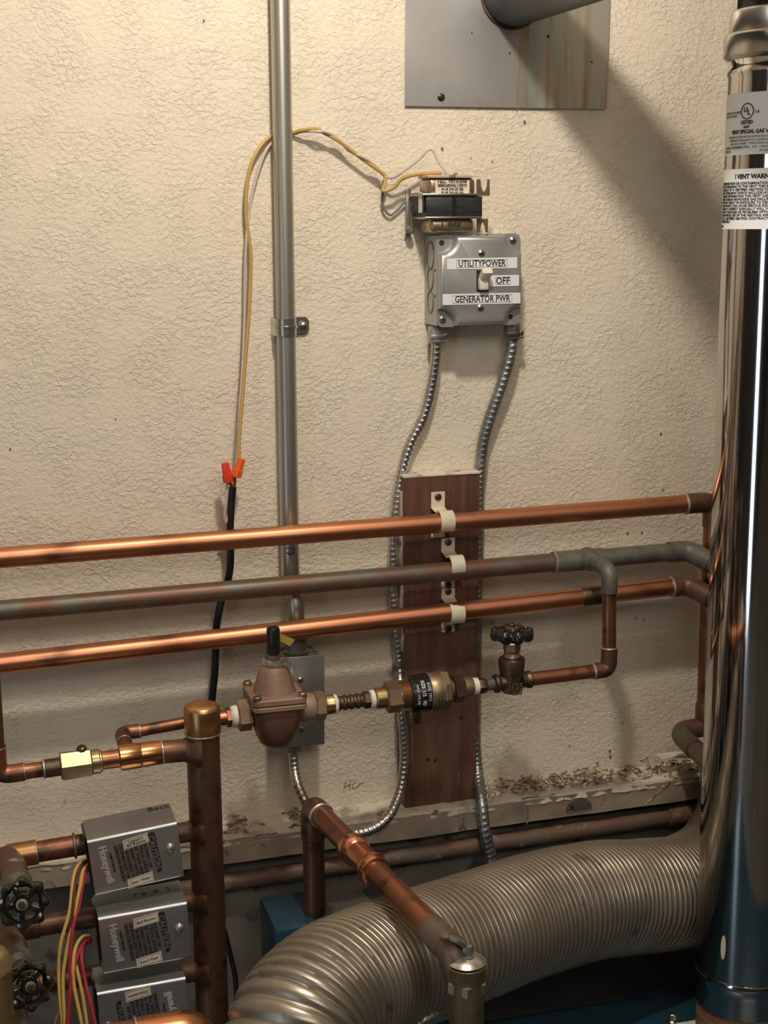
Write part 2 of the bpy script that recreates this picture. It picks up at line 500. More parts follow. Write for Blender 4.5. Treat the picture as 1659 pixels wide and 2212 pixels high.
# foundation strip, sill ledge
def rough_bar(pa0, pa1, hb, hf, py_t, py_b, nx=120, amp=.0015, seed=0, top_noise=.002):
    """bar along x; pa0, pa1: (px, py_top, py_bottom) measured on the front face at hf"""
    T0, T1 = at(pa0[0], pa0[1], hf), at(pa1[0], pa1[1], hf); Q0, Q1 = at(pa0[0], pa0[2], hf), at(pa1[0], pa1[2], hf)
    rings = []
    nv, nd = 10, 8
    for i in range(nx + 1):
        t = i / nx; tp = T0.lerp(T1, t); bt = Q0.lerp(Q1, t); r = []
        for k in range(nd + 1): r.append(V((tp.x, -(hb + (hf - hb) * k / nd), tp.z)))
        for k in range(1, nv + 1): r.append(V((tp.x, -hf, tp.z + (bt.z - tp.z) * k / nv)))
        r.append(V((tp.x, -hb, bt.z)))
        for j, p in enumerate(r):
            if 0 < j < len(r) - 1:
                q = p * 55 + V((seed, 0, 0)); q2 = p * 18 + V((seed + 9, 0, 0))
                e = noise.noise(q) * amp + noise.noise(q2) * amp * 1.5
                p.y -= e * .8
                if j <= nd: p.z += abs(noise.noise(q * 1.7)) * top_noise
        rings.append(r)
    return B().rings(rings)


LEDGE = struct('trim_1', rough_bar((-60, 1893, 1942), (1800, 1641, 1685), .001, .046, 0, 0), SILLM, smooth=True)
b = B()
# flaking white paint layer lying on the ledge top
T0, T1 = at(-60, 1893, .046), at(1800, 1641, .046)
n = 160; rg = []
for i in range(n + 1):
    t = i / n; p = T0.lerp(T1, t); k = noise.noise(V((t * 40, 3, 1)))
    h0 = .044 + .004 * noise.noise(V((t * 90, 1, 1)))
    rg.append([V((p.x, -.0005, p.z + .006 + .004 * k)), V((p.x, -.02, p.z + .0045 + .003 * noise.noise(V((t * 120, 5, 5))))),
               V((p.x, -h0, p.z + .0032 + .0015 * k)), V((p.x, -h0 - .0025, p.z - .004 - .005 * abs(noise.noise(V((t * 60, 8, 2)))))), V((p.x, -.0005, p.z - .004))])
b.rings(rg)
finish('paint_layer', b, WPAINT, LEDGE)
# debris heap
b = B()
def chip(c, s):
    u = V((random.uniform(-1, 1), random.uniform(-1, 1), random.uniform(-.5, .5))).normalized(); a, w_ = frame(u)
    if random.random() < .6:
        P = [c + V((random.uniform(-1, 1), random.uniform(-1, 1), random.uniform(-.35, .5))) * s * .8 for _ in range(5)]
        b.add(P + [p + V((0, 0, -.0008)) for p in P], [[0, 1, 2], [0, 2, 3], [1, 2, 4], [5, 6, 7], [5, 7, 8], [6, 7, 9], [0, 1, 6, 5], [2, 3, 8, 7]]); return
    P = [c + u * s * (k - 1) + a * s * .4 * sin(k * 2.1 + s * 900) for k in range(4)]
    b.sweep(catmull(P, 2), s * random.uniform(.10, .28), 5)
for i in range(520):
    z = random.random()
    if z < .12: px = random.gauss(512, 14)
    elif z < .2: px = random.gauss(645, 14)
    elif z < .62: px = random.uniform(1050, 1300)
    else: px = random.uniform(1130, 1500)
    t = (px + 60) / 1860; p = T0.lerp(T1, t)
    q = at(px, 1800 - (px - 480) * .12, .02)
    d = random.random() ** 1.5
    chip(V((q.x, -.004 - .038 * random.random(), p.z + .007 + .012 * (1 - d) * random.random())), random.uniform(.0015, .0055))
o = finish('debris', b, DEBRIS, kind='stuff'); tag(o, 'dry brown flakes and fibres strewn along the white ledge', 'debris')
b = B()
for k, (xa, ya, xb, yb) in enumerate([(1425, 1641, 1512, 1639), (1300, 1690, 1400, 1672)]):
    P0 = at(xa, ya, .03); P1 = at(xb, yb, .03); mid = (P0 + P1) / 2 + V((0, 0, .004 * (1 if k == 0 else -1)))
    pts = catmull([P0, mid, P1], 8)
    b.rings([[p + V((0, -.006, .003)), p + V((0, -.006, .0)), p + V((0, .012, -.001)), p + V((0, .012, .002))] for p in pts])
tag(finish('paint_flake', b, WPAINT), 'curled strip of old paint lifting off the right end of the ledge', 'paint flake')
b = B()
for st in ([(1140, 1738), (1141, 1760), (1139, 1782)], [(1052, 1742), (1055, 1765), (1050, 1790)], [(1128, 1726), (1160, 1722), (1200, 1716)], [(1395, 1740), (1420, 1715), (1440, 1700), (1448, 1690)],
           [(1000, 1762), (1004, 1780), (1001, 1796)], [(480, 1818), (540, 1808), (600, 1800)], [(545, 1840), (560, 1825), (575, 1828)], [(20, 1880), (90, 1872), (140, 1868)]):
    P_ = catmull([at(x, y, .0475) for x, y in st], 5)
    b.sweep([p + V((0, .0012, .0012 * noise.noise(p * 300))) for p in P_], .0007, 5)
finish('crack', b, DEBRIS, LEDGE, kind='stuff')
# metal half-round with a hole in ledge face
c = at(1251, 1747, .047)
pts = [(.017 * cos(a), .013 * sin(a)) for a in [pi * k / 10 for k in range(11)]]
b = B().prism(pts, c, UX, UZ, NY, -.003, .0012)
o = finish('strap_plate', b, STEEL_D, LEDGE)
finish('hole', B().lathe(at(1236, 1744, .0485), NY, [(0, .0022), (.0008, .0022)], 12), INK, LEDGE)
# foundation wall below the ledge
zt = at(1000, 1800, .03).z
struct('wall_foundation', B().box(((XL + XR) / 2, -.0125, .40), (XR - XL, .024, .80)), CONC)

# ------------------------------------------------------------------ board and clamps
def front_frame(tl, tr, br, bl, h):
    P = [at(*tl, h), at(*tr, h), at(*br, h), at(*bl, h)]
    return P


P = front_frame((872, 1033), (1038, 1026), (1029, 1733), (877, 1746), .028)
ext = []
def board_ring(t, sc=0.0):
    a = P[0].lerp(P[3], t); c = P[1].lerp(P[2], t)
    nse = lambda k: .0008 * noise.noise(V((t * 30, k, 1)))
    a = a + UX * (nse(1) - (0.0015 if t > .5 else 0)); c = c + UX * nse(2)
    e = .002
    back = V((0, .028, 0))
    return [a + V((e, 0, 0)), c - V((e, 0, 0)), c + V((0, e, 0)), c + back, a + back, a + V((0, e, 0))]
b = B().rings([board_ring(k / 24) for k in range(25)])
board = thing('wooden_board', 'dark brown stained upright timber plank screwed to the wall behind the pipes', 'board', (P[3] + P[2]) / 2)
finish('plank', b, WOOD, board)
top = B().box(((P[0].x + P[1].x) / 2, -.0140, P[0].z + .0012), (P[1].x - P[0].x + .001, .027, .003), bev=.001)
o = finish('top_edge', top, WPAINT, board); o['label'] = 'white painted top edge'
zA, zB = at(865, 1060, .015).z, at(865, 1405, .015).z
rg = []
for k in range(15):
    t = k / 14; q = P[0].lerp(P[3], (zA + (zB - zA) * t - P[0].z) / (P[3].z - P[0].z)); e_ = .0012 + .0006 * noise.noise(V((k * .7, 2, 2)))
    rg.append([V((q.x - e_, -.003, q.z)), V((q.x - e_, -.024 + .003 * noise.noise(V((k * .5, 7, 7))), q.z)), V((q.x + .0012, -.022, q.z)), V((q.x + .0012, -.003, q.z))])
finish('paint_edge', B().rings(rg), WPAINT, board)
for x, y in ((940, 1642), (925, 1640), (996, 1550)):
    finish('nail_hole', B().lathe(at(x, y, .028), NY, [(-.001, .0022), (.0008, .002)], 8), INK, board)


def pipe_clamp(lab, cx, cy, pr_, x_tab, y_top, y_bot, screws):
    """flat tabs on the board, loop round the pipe: everything is a ribbon in the y-z plane"""
    H = .0285; th = .0018; wd = .0165
    c = at(cx, cy, .057)
    zt_ = at(x_tab, y_top, H).z; zb = at(x_tab, y_bot, H).z
    R = pr_ + .0012
    prof = [(H + .0005, zt_), (H + .0005, c.z + R * .78)]
    for k in range(0, 19):
        a = 2.3 - 4.6 * k / 18
        prof.append((.057 + R * cos(a) * 1.0, c.z + R * sin(a)))
    prof = prof + [(H + .0005, c.z - R * .78), (H + .0005, zb)]
    # straight sides for U
    rr = []
    n = len(prof)
    for i, (h, z) in enumerate(prof):
        a = prof[max(i - 1, 0)]; d = prof[min(i + 1, n - 1)]
        t = V((d[0] - a[0], d[1] - a[1])).normalized(); nn = V((t.y, -t.x))  # towards outside
        if nn.x < 0 and i < 2: nn = -nn
        xoff = 0.0
        p0 = V((c.x - wd / 2, -h, z)); p1 = V((c.x + wd / 2, -h, z)); q = V((0, -nn.x * th, nn.y * th))
        if i in (0, n - 1): q = V((0, -th, 0))
        rr.append([p0, p1, p1 + q, p0 + q])
    root = thing('pipe_clamp', lab, 'clamp', V((c.x, -H, zb)), 'cream plastic clamps on the board')
    finish('strap', B().rings(rr), CREAM, root, ang=40)
    for y in screws:
        z = at(x_tab, y, H).z
        screw('screw', V((c.x, -H - th - .0004, z)), NY, .0042, root, m=BRASS_K)
    return c


pipe_clamp('cream plastic clamp holding the topmost copper pipe to the board', 962, 1126, .0112, 944, 1062, 1160, (1073,))
pipe_clamp('cream plastic clamp, yellow stained, around the middle grey-brown pipe', 984, 1222, .0112, 966, 1162, 1268, (1171, 1262))
pipe_clamp('cream plastic clamp around the lowest of the three wall pipes', 984, 1324, .0112, 966, 1270, 1364, (1277, 1358))

# ------------------------------------------------------------------ three wall pipes
def collar(parent, A, d, r, m=SOLDER, wd=.003):
    finish('solder_joint', B().lathe(A - d * wd / 2, d, [(0, r * .98), (wd * .3, r * 1.05), (wd * .7, r * 1.05), (wd, r * .98)], 20), m, parent)


R34 = .0110
HP = .057
# top
A, Bp = at(-80, 1211, HP), at(1500, 1087, HP); d = (Bp - A).normalized()
top = thing('copper_pipe', 'bright copper pipe, topmost of the three running along the wall', 'pipe', A, 'copper pipes along the wall')
finish('pipe', B().sweep([A - d * .1, Bp], R34, 28), COPPER, top)
El = at(1541, 1084, HP); Rb = at(1527, 1520, HP)
finish('elbow', B().sweep(bend([Bp - d * .012, El, El + V((0, 0, -.03))], .016, 10), R34 * 1.12, 24), COPPER_D, top)
collar(top, Bp - d * .012, d, R34 * 1.12)
finish('riser', B().sweep([El + V((0, 0, -.02)), V((El.x, El.y, Rb.z))], R34, 24), COPPER_B, top)
finish('coupling', B().lathe(V((El.x, El.y, Rb.z + .002)), -UZ, [(0, R34 * 1.05), (.002, R34 * 1.15), (.026, R34 * 1.15), (.028, R34)], 24), COPPER_D, top)
U0 = V((El.x, El.y, Rb.z - .026)); zc = at(1500, 1572, HP).z
U1 = V((El.x, El.y, zc)); U2 = at(1463, 1580, HP); U3 = at(1580, 1700, .2)
finish('return_bend', B().sweep(bend([U0, U1, U2, U2 + (U3 - U2) * .35], .024, 12), R34 * 1.12, 24), COPPER_T, top)
finish('lower_pipe', B().sweep([U2 + (U3 - U2) * .25, U3], R34, 24), COPPER_T, top)

# middle
A, Bp = at(-80, 1326, HP), at(1455, 1192, HP); d = (Bp - A).normalized()
mid = thing('copper_pipe', 'grey-brown tarnished copper pipe, middle of the three along the wall', 'pipe', A, 'copper pipes along the wall')
LM = Line((-80, 1326, HP), (1455, 1192, HP))
finish('pipe', B().sweep([A - d * .1, LM.p(1215)], R34, 28), COPPER_T, mid)
finish('pipe_end', B().sweep([LM.p(1280), LM.p(1462)], R34, 28), VERDI, mid)
E1 = LM.p(1487); E2 = at(1620, 1262, .14)
finish('elbow', B().sweep(bend([LM.p(1445), E1, E1 + (E2 - E1) * .40], .022, 10), R34 * 1.14, 24), VERDI, mid)
finish('pipe_outward', B().sweep([E1 + (E2 - E1) * .3, E2], R34, 24), VERDI, mid)
Tb = LM.p(1247)
tee = B().lathe(LM.p(1192), d, [(0, R34), (.001, R34 * 1.14), ((LM.p(1300) - LM.p(1192)).length - .001, R34 * 1.14), ((LM.p(1300) - LM.p(1192)).length, R34)], 24)
r12 = .0080
HB = .122
Eo = at(1317, 1232, HB); Tb = V((Eo.x, -HP, Eo.z)); Ed = at(1316, 1400, HB)
tee.lathe(Tb, NY, [(0, r12 * 1.7), (.016, r12 * 1.5), (.024, r12 * 1.15), (.026, r12)], 24)
tee_o = finish('tee', tee, VERDI, mid)
collar(mid, LM.p(1197), d, R34 * 1.14)
mid_el = finish('branch_elbow', B().sweep(bend([Tb + NY * .02, Eo, Eo - UZ * .026], .018, 10), r12 * 1.16, 24), VERDI, mid)
LR = Line((1290, 1449, HB), (487, 1550, HB))
Lc = LR.p(1315)
finish('branch_pipe', B().sweep([Eo - UZ * .02, Lc + UZ * .016], r12, 24), COPPER_B, mid)
finish('lower_elbow', B().sweep(bend([Lc + UZ * .026, Lc, LR.p(1281)], .018, 10), r12 * 1.18, 24), COPPER_D, mid)
collar(mid, Lc + UZ * .026, UZ, r12 * 1.17, wd=.0022)
collar(mid, LR.p(1282), LR.d, r12 * 1.15)
o = finish('feed_pipe', B().sweep([LR.p(1284), LR.p(1146)], r12, 24), COPPER_B, mid)

# lowest
A, Bp = at(-80, 1443, HP), at(1455, 1267, HP); d = (Bp - A).normalized()
LL = Line((-80, 1443, HP), (1455, 1267, HP))
low = thing('copper_pipe', 'bright copper pipe, lowest of the three running along the wall', 'pipe', A, 'copper pipes along the wall')
finish('pipe', B().sweep([A - d * .1, LL.p(1462)], R34, 28), COPPER, low)
E1 = LL.p(1485); E2 = at(1620, 1335, .14)
finish('elbow', B().sweep(bend([LL.p(1448), E1, E1 + (E2 - E1) * .40], .022, 10), R34 * 1.14, 24), COPPER_T, low)
finish('pipe_outward', B().sweep([E1 + (E2 - E1) * .3, E2], R34, 24), COPPER_T, low)
collar(low, LL.p(1450), d, R34 * 1.13)
b = B(); b.lathe(LL.p(1255), d, [(0, R34 * 1.01), (.0005, R34 * 1.03), ((LL.p(1297) - LL.p(1255)).length, R34 * 1.03)], 24)
o = finish('tape_band', b, BRASS_K, low); o['label'] = 'dark brown oxidised band'

# ------------------------------------------------------------------ handwheel
def handwheel(O, ax, R, parent, thick=.010, lobes=8, phase=0.0, up=None):
    ax = V(ax).normalized(); u, v = frame(ax)
    if up is not None: u = (V(up) - ax * V(up).dot(ax)).normalized(); v = ax.cross(u)
    n = 96; P = []
    b = B()
    rings = []
    for i in range(n):
        a = 2 * pi * i / n + phase
        lob = .5 + .5 * cos(lobes * a)
        ro = R * (.84 + .16 * lob); ri = R * (.56 + .05 * (1 - lob)); rd = u * cos(a) + v * sin(a)
        t = thick * (.42 + .12 * lob); ring = []
        rm = (ro + ri) / 2; rw = (ro - ri) / 2
        for k in range(10):
            q = 2 * pi * k / 10
            ring.append(O + rd * (rm + rw * cos(q)) + ax * (t * sin(q)))
        rings.append(ring)
    b.rings(rings + [rings[0]], False, False)
    o = finish('wheel_rim', b, BLACKG, parent)
    b = B()
    ns = lobes // 2 + 1
    for i in range(ns):
        a = 2 * pi * i / ns + phase + .3; rd = u * cos(a) + v * sin(a); sd = ax.cross(rd)
        b.box(O + rd * R * .47 - ax * .0008, (R * .50, R * .27, thick * .7), (rd, sd, ax), bev=thick * .12)
    b.lathe(O - ax * thick * .5, ax, [(0, R * .28), (thick * .3, R * .36), (thick * .9, R * .34), (thick * 1.05, R * .30)], 20)
    finish('spokes', b, BLACKG, parent)
    b = B()
    b.lathe(O + ax * thick * .5, ax, [(0, R * .21), (.0012, R * .21), (.0016, R * .17)], 20)
    finish('washer', b, STEEL_D, parent)
    b = B(); b.lathe(O + ax * (thick * .5 + .0016), ax, [(0, R * .14), (.003, R * .14), (.0035, R * .12)], 6)
    b.lathe(O + ax * (thick * .5 + .005), ax, [(0, R * .07), (.002, R * .06)], 12)
    finish('wheel_nut', b, BRASS_K, parent)


# gate valve
G = LR.p(1105)
gv = thing('gate_valve', 'dark brass gate valve with black round handwheel right of the board', 'valve', G - UZ * .02)
gs = lambda rp: LR.r(1105, rp)
b = B()
b.lathe(G - UZ * gs(24), UZ, [(0, gs(18)), (gs(5), gs(24)), (gs(50), gs(26))], 8, phase=pi / 8)
LRp = LR
finish('valve_body', b, BRASS_K, gv)
LR.part('socket', [(1148, 16), (1146, 19), (1138, 19), (1134, 16), (1126, 17)], BRASS_K, gv)
LR.part('socket', [(1066, 15), (1068, 20), (1074, 21), (1079, 17), (1090, 18)], BRASS_K, gv)
b = B()
zz = lambda py: gs(1460 - py) / .965
b.lathe(G, UZ, [(zz(1438), gs(27)), (zz(1412), gs(29)), (zz(1408), gs(27)), (zz(1407), gs(20))], 24)
finish('bonnet', b, BRASS_K, gv)
b = B()
b.lathe(G, UZ, [(zz(1409), gs(19)), (zz(1404), gs(20)), (zz(1398), gs(16)), (zz(1393), gs(17))], 20)
b.lathe(G, UZ, [(zz(1394), gs(17)), (zz(1392), gs(19)), (zz(1377), gs(19)), (zz(1374), gs(16))], 6)
b.lathe(G, UZ, [(zz(1377), gs(7)), (zz(1350), gs(7))], 12)
finish('packing_nut', b, BRASS_D, gv)
handwheel(G + UZ * zz(1357), UZ, gs(50), gv, thick=.013)
text('cast_mark', '125', .010, G + NY * (gs(25.5)) - UZ * .002 + UX * .0015, UX, UZ, BRASS_D, gv, lift=.0002, bold=.0002, thick=.0006)
text('cast_mark', '600', .008, G + NY * (gs(25.5)) - UZ * .0095 + UX * .0015, UX, UZ, BRASS_D, gv, lift=.0002, bold=.0002, thick=.0006)

# backflow preventer
bf = thing('backflow_preventer', 'brass backflow preventer with black printed band in front of the board', 'valve', LR.p(905) - UZ * .03)
LR.part('nipple', [(1070, 13), (1044, 13)], VERDI, bf)
LR.part('nipple_nut', [(1050, 15), (1046, 17), (1036, 18), (1030, 15)], BRASS_K, bf, seg=6)
LR.part('thread_tape', [(1033, 15), (1032, 18), (1020, 19), (1018, 17)], TEFLON, bf)
LR.part('tail_piece', [(1020, 21), (1018, 22), (998, 22), (996, 20)], BRASS_D, bf)
LR.part('union_nut', [(1001, 26), (999, 30), (978, 31), (976, 27)], BRASS_K, bf, seg=6, phase=.3)
LR.part('threaded_neck', [(978, 22), (976, 23), (974, 21.5), (972, 23), (970, 21.5), (968, 23), (966, 21.5), (964, 23), (960, 22)], BRASS_D, bf)
LR.part('hex_flange', [(967, 38), (964, 44), (952, 46), (948, 43)], BRASS_D, bf, seg=8, phase=.2)
LR.part('valve_body', [(953, 41), (950, 43), (926, 42), (923, 40), (888, 38), (884, 35)], BRASS_D, bf, seg=32)
LR.part('black_band', [(924, 41), (923, 42), (884, 40), (883, 39)], BLACKG, bf, seg=40)
LR.part('band_edge', [(925.5, 41.5), (925, 42.6), (923.5, 42.6), (923, 41.5)], SOLDER, bf, seg=32)
segs = [(886, 31)] + [(886 - i * 1.2, 33 if i % 2 else 31) for i in range(1, 21)] + [(860, 31)]
LR.part('threaded_neck', segs, mat('bright_threads', (.55, .37, .24), 1, .36), bf)
LR.part('union_nut', [(866, 29), (863, 34), (836, 35), (832, 30)], BRASS_D, bf, seg=6, phase=.25)
LR.part('tail_piece', [(834, 21), (832, 23), (812, 23), (808, 20)], BRASS, bf)
LR.part('thread_tape', [(811, 18), (810, 20), (800, 20), (798, 17)], TEFLON, bf)
LR.part('nipple_nut', [(800, 16), (798, 19), (786, 19), (783, 16)], BRASS_K, bf, seg=6)
nd = [(784, 14)]
for i in range(8):
    nd += [(781 - i * 7, 17 if i % 2 else 14.5), (777 - i * 7, 17 if i % 2 else 14.5)]
nd += [(727, 17), (722, 17)]
LR.part('ribbed_nipple', nd, BRASS_K, bf)
# vent port below
Vp = LR.p(893)
b = B().lathe(Vp, -UZ, [(0, .010), (.026, .010), (.027, .0085), (.033, .0085)], 18)
finish('vent_port', b, BRASS_K, bf)
# printing on the band: characters wrapped on the cylinder around the axis
def band_map(pxc, rp, ang0):
    O = LR.p(pxc); dd = -LR.d  # to the right in the picture
    r = LR.r(pxc, rp); up = UZ - dd * UZ.dot(dd); up.normalize(); outv = NY - dd * NY.dot(dd); outv.normalize()
    def f(x, y, z):
        a = ang0 - x / r    # text runs down round the band
        return O + dd * y + (outv * cos(a) + up * sin(a)) * (r + z)
    return f
text('printing', 'ASSE 1012', .0050, None, UX, UZ, PAPER, bf, mapf=band_map(917, 42.3, .35), lift=.0001)
text('printing', 'SIZE 1/2   9D', .0055, None, UX, UZ, PAPER, bf, mapf=band_map(905, 41.8, .3), lift=.0002, bold=.0001)
text('printing', 'MAX 175 PSI', .0042, None, UX, UZ, PAPER, bf, mapf=band_map(893, 41.2, .25), lift=.0002)
text('cast_mark', 'W', .010, LR.p(941) + NY * LR.r(941, 43) - UZ * .005, UX, UZ, BRASS, bf, lift=0, thick=.0008)

# ------------------------------------------------------------------ pressure reducing valve
O = LR.p(594)
pv = thing('pressure_reducing_valve', 'pinkish cast bronze pressure reducing valve with bell shaped top and black cap', 'valve', O - UZ * .036)
LR.part('union_nut', [(702, 27), (699, 32), (682, 33), (677, 28)], BRASS_D, pv, seg=6, phase=.25)
LR.part('tail_piece', [(722, 20), (720, 22), (703, 22), (700, 20)], BRASS, pv)
LR.part('thread_tape', [(728, 19), (726, 21), (720, 21), (719, 19)], TEFLON, pv)
LR.part('outlet_boss', [(679, 28), (672, 31), (655, 30), (640, 27), (610, 26)], BRONZE, pv)
LR.part('inlet_hex', [(542, 27), (540, 34), (516, 34), (512, 28)], BRONZE, pv, seg=6, phase=.25)
LR.part('inlet_boss', [(580, 26), (545, 26), (538, 25)], BRONZE, pv)
LR.part('thread_tape', [(517, 21), (515, 24), (503, 24), (498, 20)], TEFLON, pv)
LR.part('bushing_hex', [(501, 17), (499, 22), (489, 22), (487, 17)], COPPER_B, pv, seg=6)
LR.part('adapter', [(489, 17), (468, 16)], COPPER_B, pv)
# body cup
def sq_ring(c, hx, hy, z, rr, n=6):
    pts = []
    for cx, cy, a0 in ((hx - rr, hy - rr, 0), (-hx + rr, hy - rr, pi / 2), (-hx + rr, -hy + rr, pi), (hx - rr, -hy + rr, 3 * pi / 2)):
        for k in range(n):
            a = a0 + pi / 2 * k / (n - 1); pts.append(c + V((cx + rr * cos(a), cy + rr * sin(a), z)))
    return pts
b = B()
b.rings([sq_ring(O, .027, .029, .013, .012), sq_ring(O, .0265, .028, -.001, .014), sq_ring(O, .024, .026, -.014, .016), sq_ring(O, .0205, .022, -.026, .016),
         sq_ring(O, .017, .018, -.033, .014), sq_ring(O, .0125, .013, -.036, .011)])
finish('body', b, BRONZE_R, pv, ang=60)
b = B()
for z0, z1, s in ((.010, .0158, 1), (.0166, .0235, 1.0)):
    b.rings([sq_ring(O, .0285 * s, .032 * s, z0, .007), sq_ring(O, .0295 * s, .033 * s, z0 + .001, .007), sq_ring(O, .0295 * s, .033 * s, z1 - .001, .007), sq_ring(O, .0285 * s, .032 * s, z1, .007)])
finish('flange', b, BRONZE, pv)
b = B().lathe(O, UZ, [(.0225, .0235), (.026, .0225), (.034, .0205), (.046, .0168), (.052, .0148), (.0555, .0125), (.057, .009)], 40)
finish('bell', b, BRONZE, pv, ang=60)
for sx_, sy_ in ((1, 1), (1, -1), (-1, 1), (-1, -1)):
    c = O + V((sx_ * .0245, sy_ * .0275, .0235))
    b = B().lathe(c, UZ, [(0, .0048), (.0035, .0048), (.0045, .004)], 18)
    s_ = finish('bolt', b, BRASS_D, pv)
    finish('bolt_slot', B().box(c + UZ * .0045, (.0085, .0012, .0008), (V((cos(.5), sin(.5), 0)), V((-sin(.5), cos(.5), 0)), UZ)), INK, s_)
b = B().lathe(O, UZ, [(.056, .008), (.064, .008)], 6); b.lathe(O, UZ, [(.06, .005), (.07, .005)], 12)
finish('lock_nut', b, BRASS_D, pv)
b = B().lathe(O, UZ, [(.065, .0065), (.067, .0072), (.092, .0072), (.0945, .0062)], 24)
cap = finish('screw_cap', b, BLACK, pv)
finish('cap_slot', B().box(O + UZ * .0945, (.011, .0016, .001), (V((.8, .6, 0)), V((-.6, .8, 0)), UZ)), BLACKG, cap)
# hanging tag on bent wire collar
b = B()
ringp = [O + V((.011 * cos(a), -.011 * sin(a), .0595 + .0006 * sin(a))) for a in [pi * 1.05 - k * pi * 1.25 / 14 for k in range(15)]]
ext = [at(611, 1420, .125), at(622, 1436, .13), at(632, 1462, .132), at(640, 1474, .13)]
pts = ringp[:] ; pts = catmull([O + V((-.0145, -.003, .0625)), O + V((-.010, -.0115, .0590)), O + V((0, -.0150, .0575)), O + V((.009, -.0145, .0605)), O + V((.015, -.013, .0585)), at(626, 1440, .138), at(636, 1464, .14), at(643, 1478, .138)], 8)
b.rings([[p + V((0, -.0012, .0034)), p + V((0, -.0012, -.0024)), p + V((0, .0003, -.0024)), p + V((0, .0003, .0034))] for p in pts])
finish('seal_strip', b, SOLDER, pv)
T = [at(604, 1368, .118), at(637, 1382, .118), at(626, 1396, .118), at(602, 1383, .118)]
b = B().rings([[T[0], T[1], T[2], T[3]], [p + V((0, .0006, 0)) for p in T]])
tg = finish('paper_tag', b, TAGM, pv)
b = B().sweep([at(606, 1376, .119), O + UZ * .068 + V((.003, 0, 0))], .0005, 6)
finish('tag_wire', b, INKG, pv)

# ------------------------------------------------------------------ manifold header
HH = .195
Ht, Hb = at(437, 1560, HH), at(462, 2250, HH)
Hb = V((Ht.x + (Hb.x - Ht.x) * .6, Ht.y, Hb.z))
hd = (Hb - Ht).normalized()
mf = thing('copper_manifold', 'thick brown vertical copper manifold with golden end cap, left of centre', 'manifold', Hb)
rh = pr(438, 1640, HH, 36)
finish('header_pipe', B().sweep([Ht, Hb], rh, 36), COPPER_D, mf)
zc0 = at(437, 1583, HH); zc1 = at(437, 1522, HH)
cb = V((Ht.x, Ht.y, zc0.z)); ht = zc1.z - zc0.z
b = B().lathe(cb, UZ, [(0, rh * 1.06), (.001, rh * 1.09), (ht * .82, rh * 1.09), (ht * .93, rh * 1.04), (ht, rh * .9), (ht + .0012, rh * .5), (ht + .0014, 0)], 40)
finish('end_cap', b, CAPM, mf, ang=60)
collar(mf, cb, UZ, rh * 1.06, wd=.003)


def header_at(py):
    z = at(450, py, HH).z; t = (z - Ht.z) / (Hb.z - Ht.z); return Ht.lerp(Hb, t)


# supply line into header (check valve line)
hq = header_at(1616)
LS = Line((18, 1672, HH), (402, 1617, HH))
ln = thing('balancing_line', 'short copper line with brass check valve joining the manifold from the left', 'pipe', LS.p(18))
stub = LS.p(400)
def stub_to_header(parent, P0, target, r, m=COPPER_D):
    dv = target - P0; L_ = dv.length - rh * .55
    u_ = dv.normalized()
    b = B().lathe(P0, u_, [(0, r), (L_ - r * .9, r), (L_ - r * .4, r * 1.25), (L_, r * 1.75), (L_ + rh * .3, r * 1.9)], 28)
    finish('branch_stub', b, m, parent)
stub_to_header(mf, LS.p(347), hq, LS.r(345, 25), COPPER_D)
LS.part('tee', [(257, 24), (259, 28), (301, 28), (304, 26)], mat('golden_copper', (.75, .40, .17), 1, .26, c2=(.55, .26, .11), scale=25), ln)
LS.part('coupling', [(303, 25), (305, 27), (349, 26), (351, 25)], MATS['golden_copper'], ln)
collar(ln, LS.p(350), LS.d, LS.r(350, 26), wd=.002)
LS.part('pipe', [(216, 20), (259, 20)], COPPER, ln)
LS.part('valve_hex', [(130, 29), (133, 33), (196, 32), (198, 28)], mat('pale_brass', (.55, .46, .26), .9, .32, c2=(.4, .32, .17), scale=40), ln, seg=6, phase=.25)
LS.part('valve_ring', [(197, 25), (199, 27), (214, 27), (216, 24), (219, 24), (221, 22)], MATS['pale_brass'], ln)
LS.part('adapter', [(95, 17), (97, 20), (131, 20)], BRASS_K, ln)
LS.part('coupling', [(50, 19), (52, 18.5), (60, 17), (92, 17), (94, 19), (98, 20)], COPPER_B, ln)
collar(ln, LS.p(95), LS.d, LS.r(95, 20), wd=.0025); collar(ln, LS.p(52), LS.d, LS.r(52, 18), wd=.0025)
c = LS.p(178) + UZ * LS.r(178, 30)
screw('bleed_screw', c, UZ, .0055, ln, m=BRASS_K, dome=.9)
# elbow and vertical drop on the far left
Ve = LS.p(-4); Vt = V((Ve.x, Ve.y, at(-4, 1440, HH).z))
finish('elbow', B().sweep(bend([LS.p(52), Ve, Ve + UZ * .03], .02, 10), LS.r(20, 20), 24), COPPER_B, ln)
finish('riser', B().sweep([Ve + UZ * .028, Vt, Vt + V((-.03, .1, .03))], LS.r(20, 17.5), 24), COPPER_D, ln)
collar(ln, Ve + UZ * .029, UZ, LS.r(20, 19.5), wd=.002)
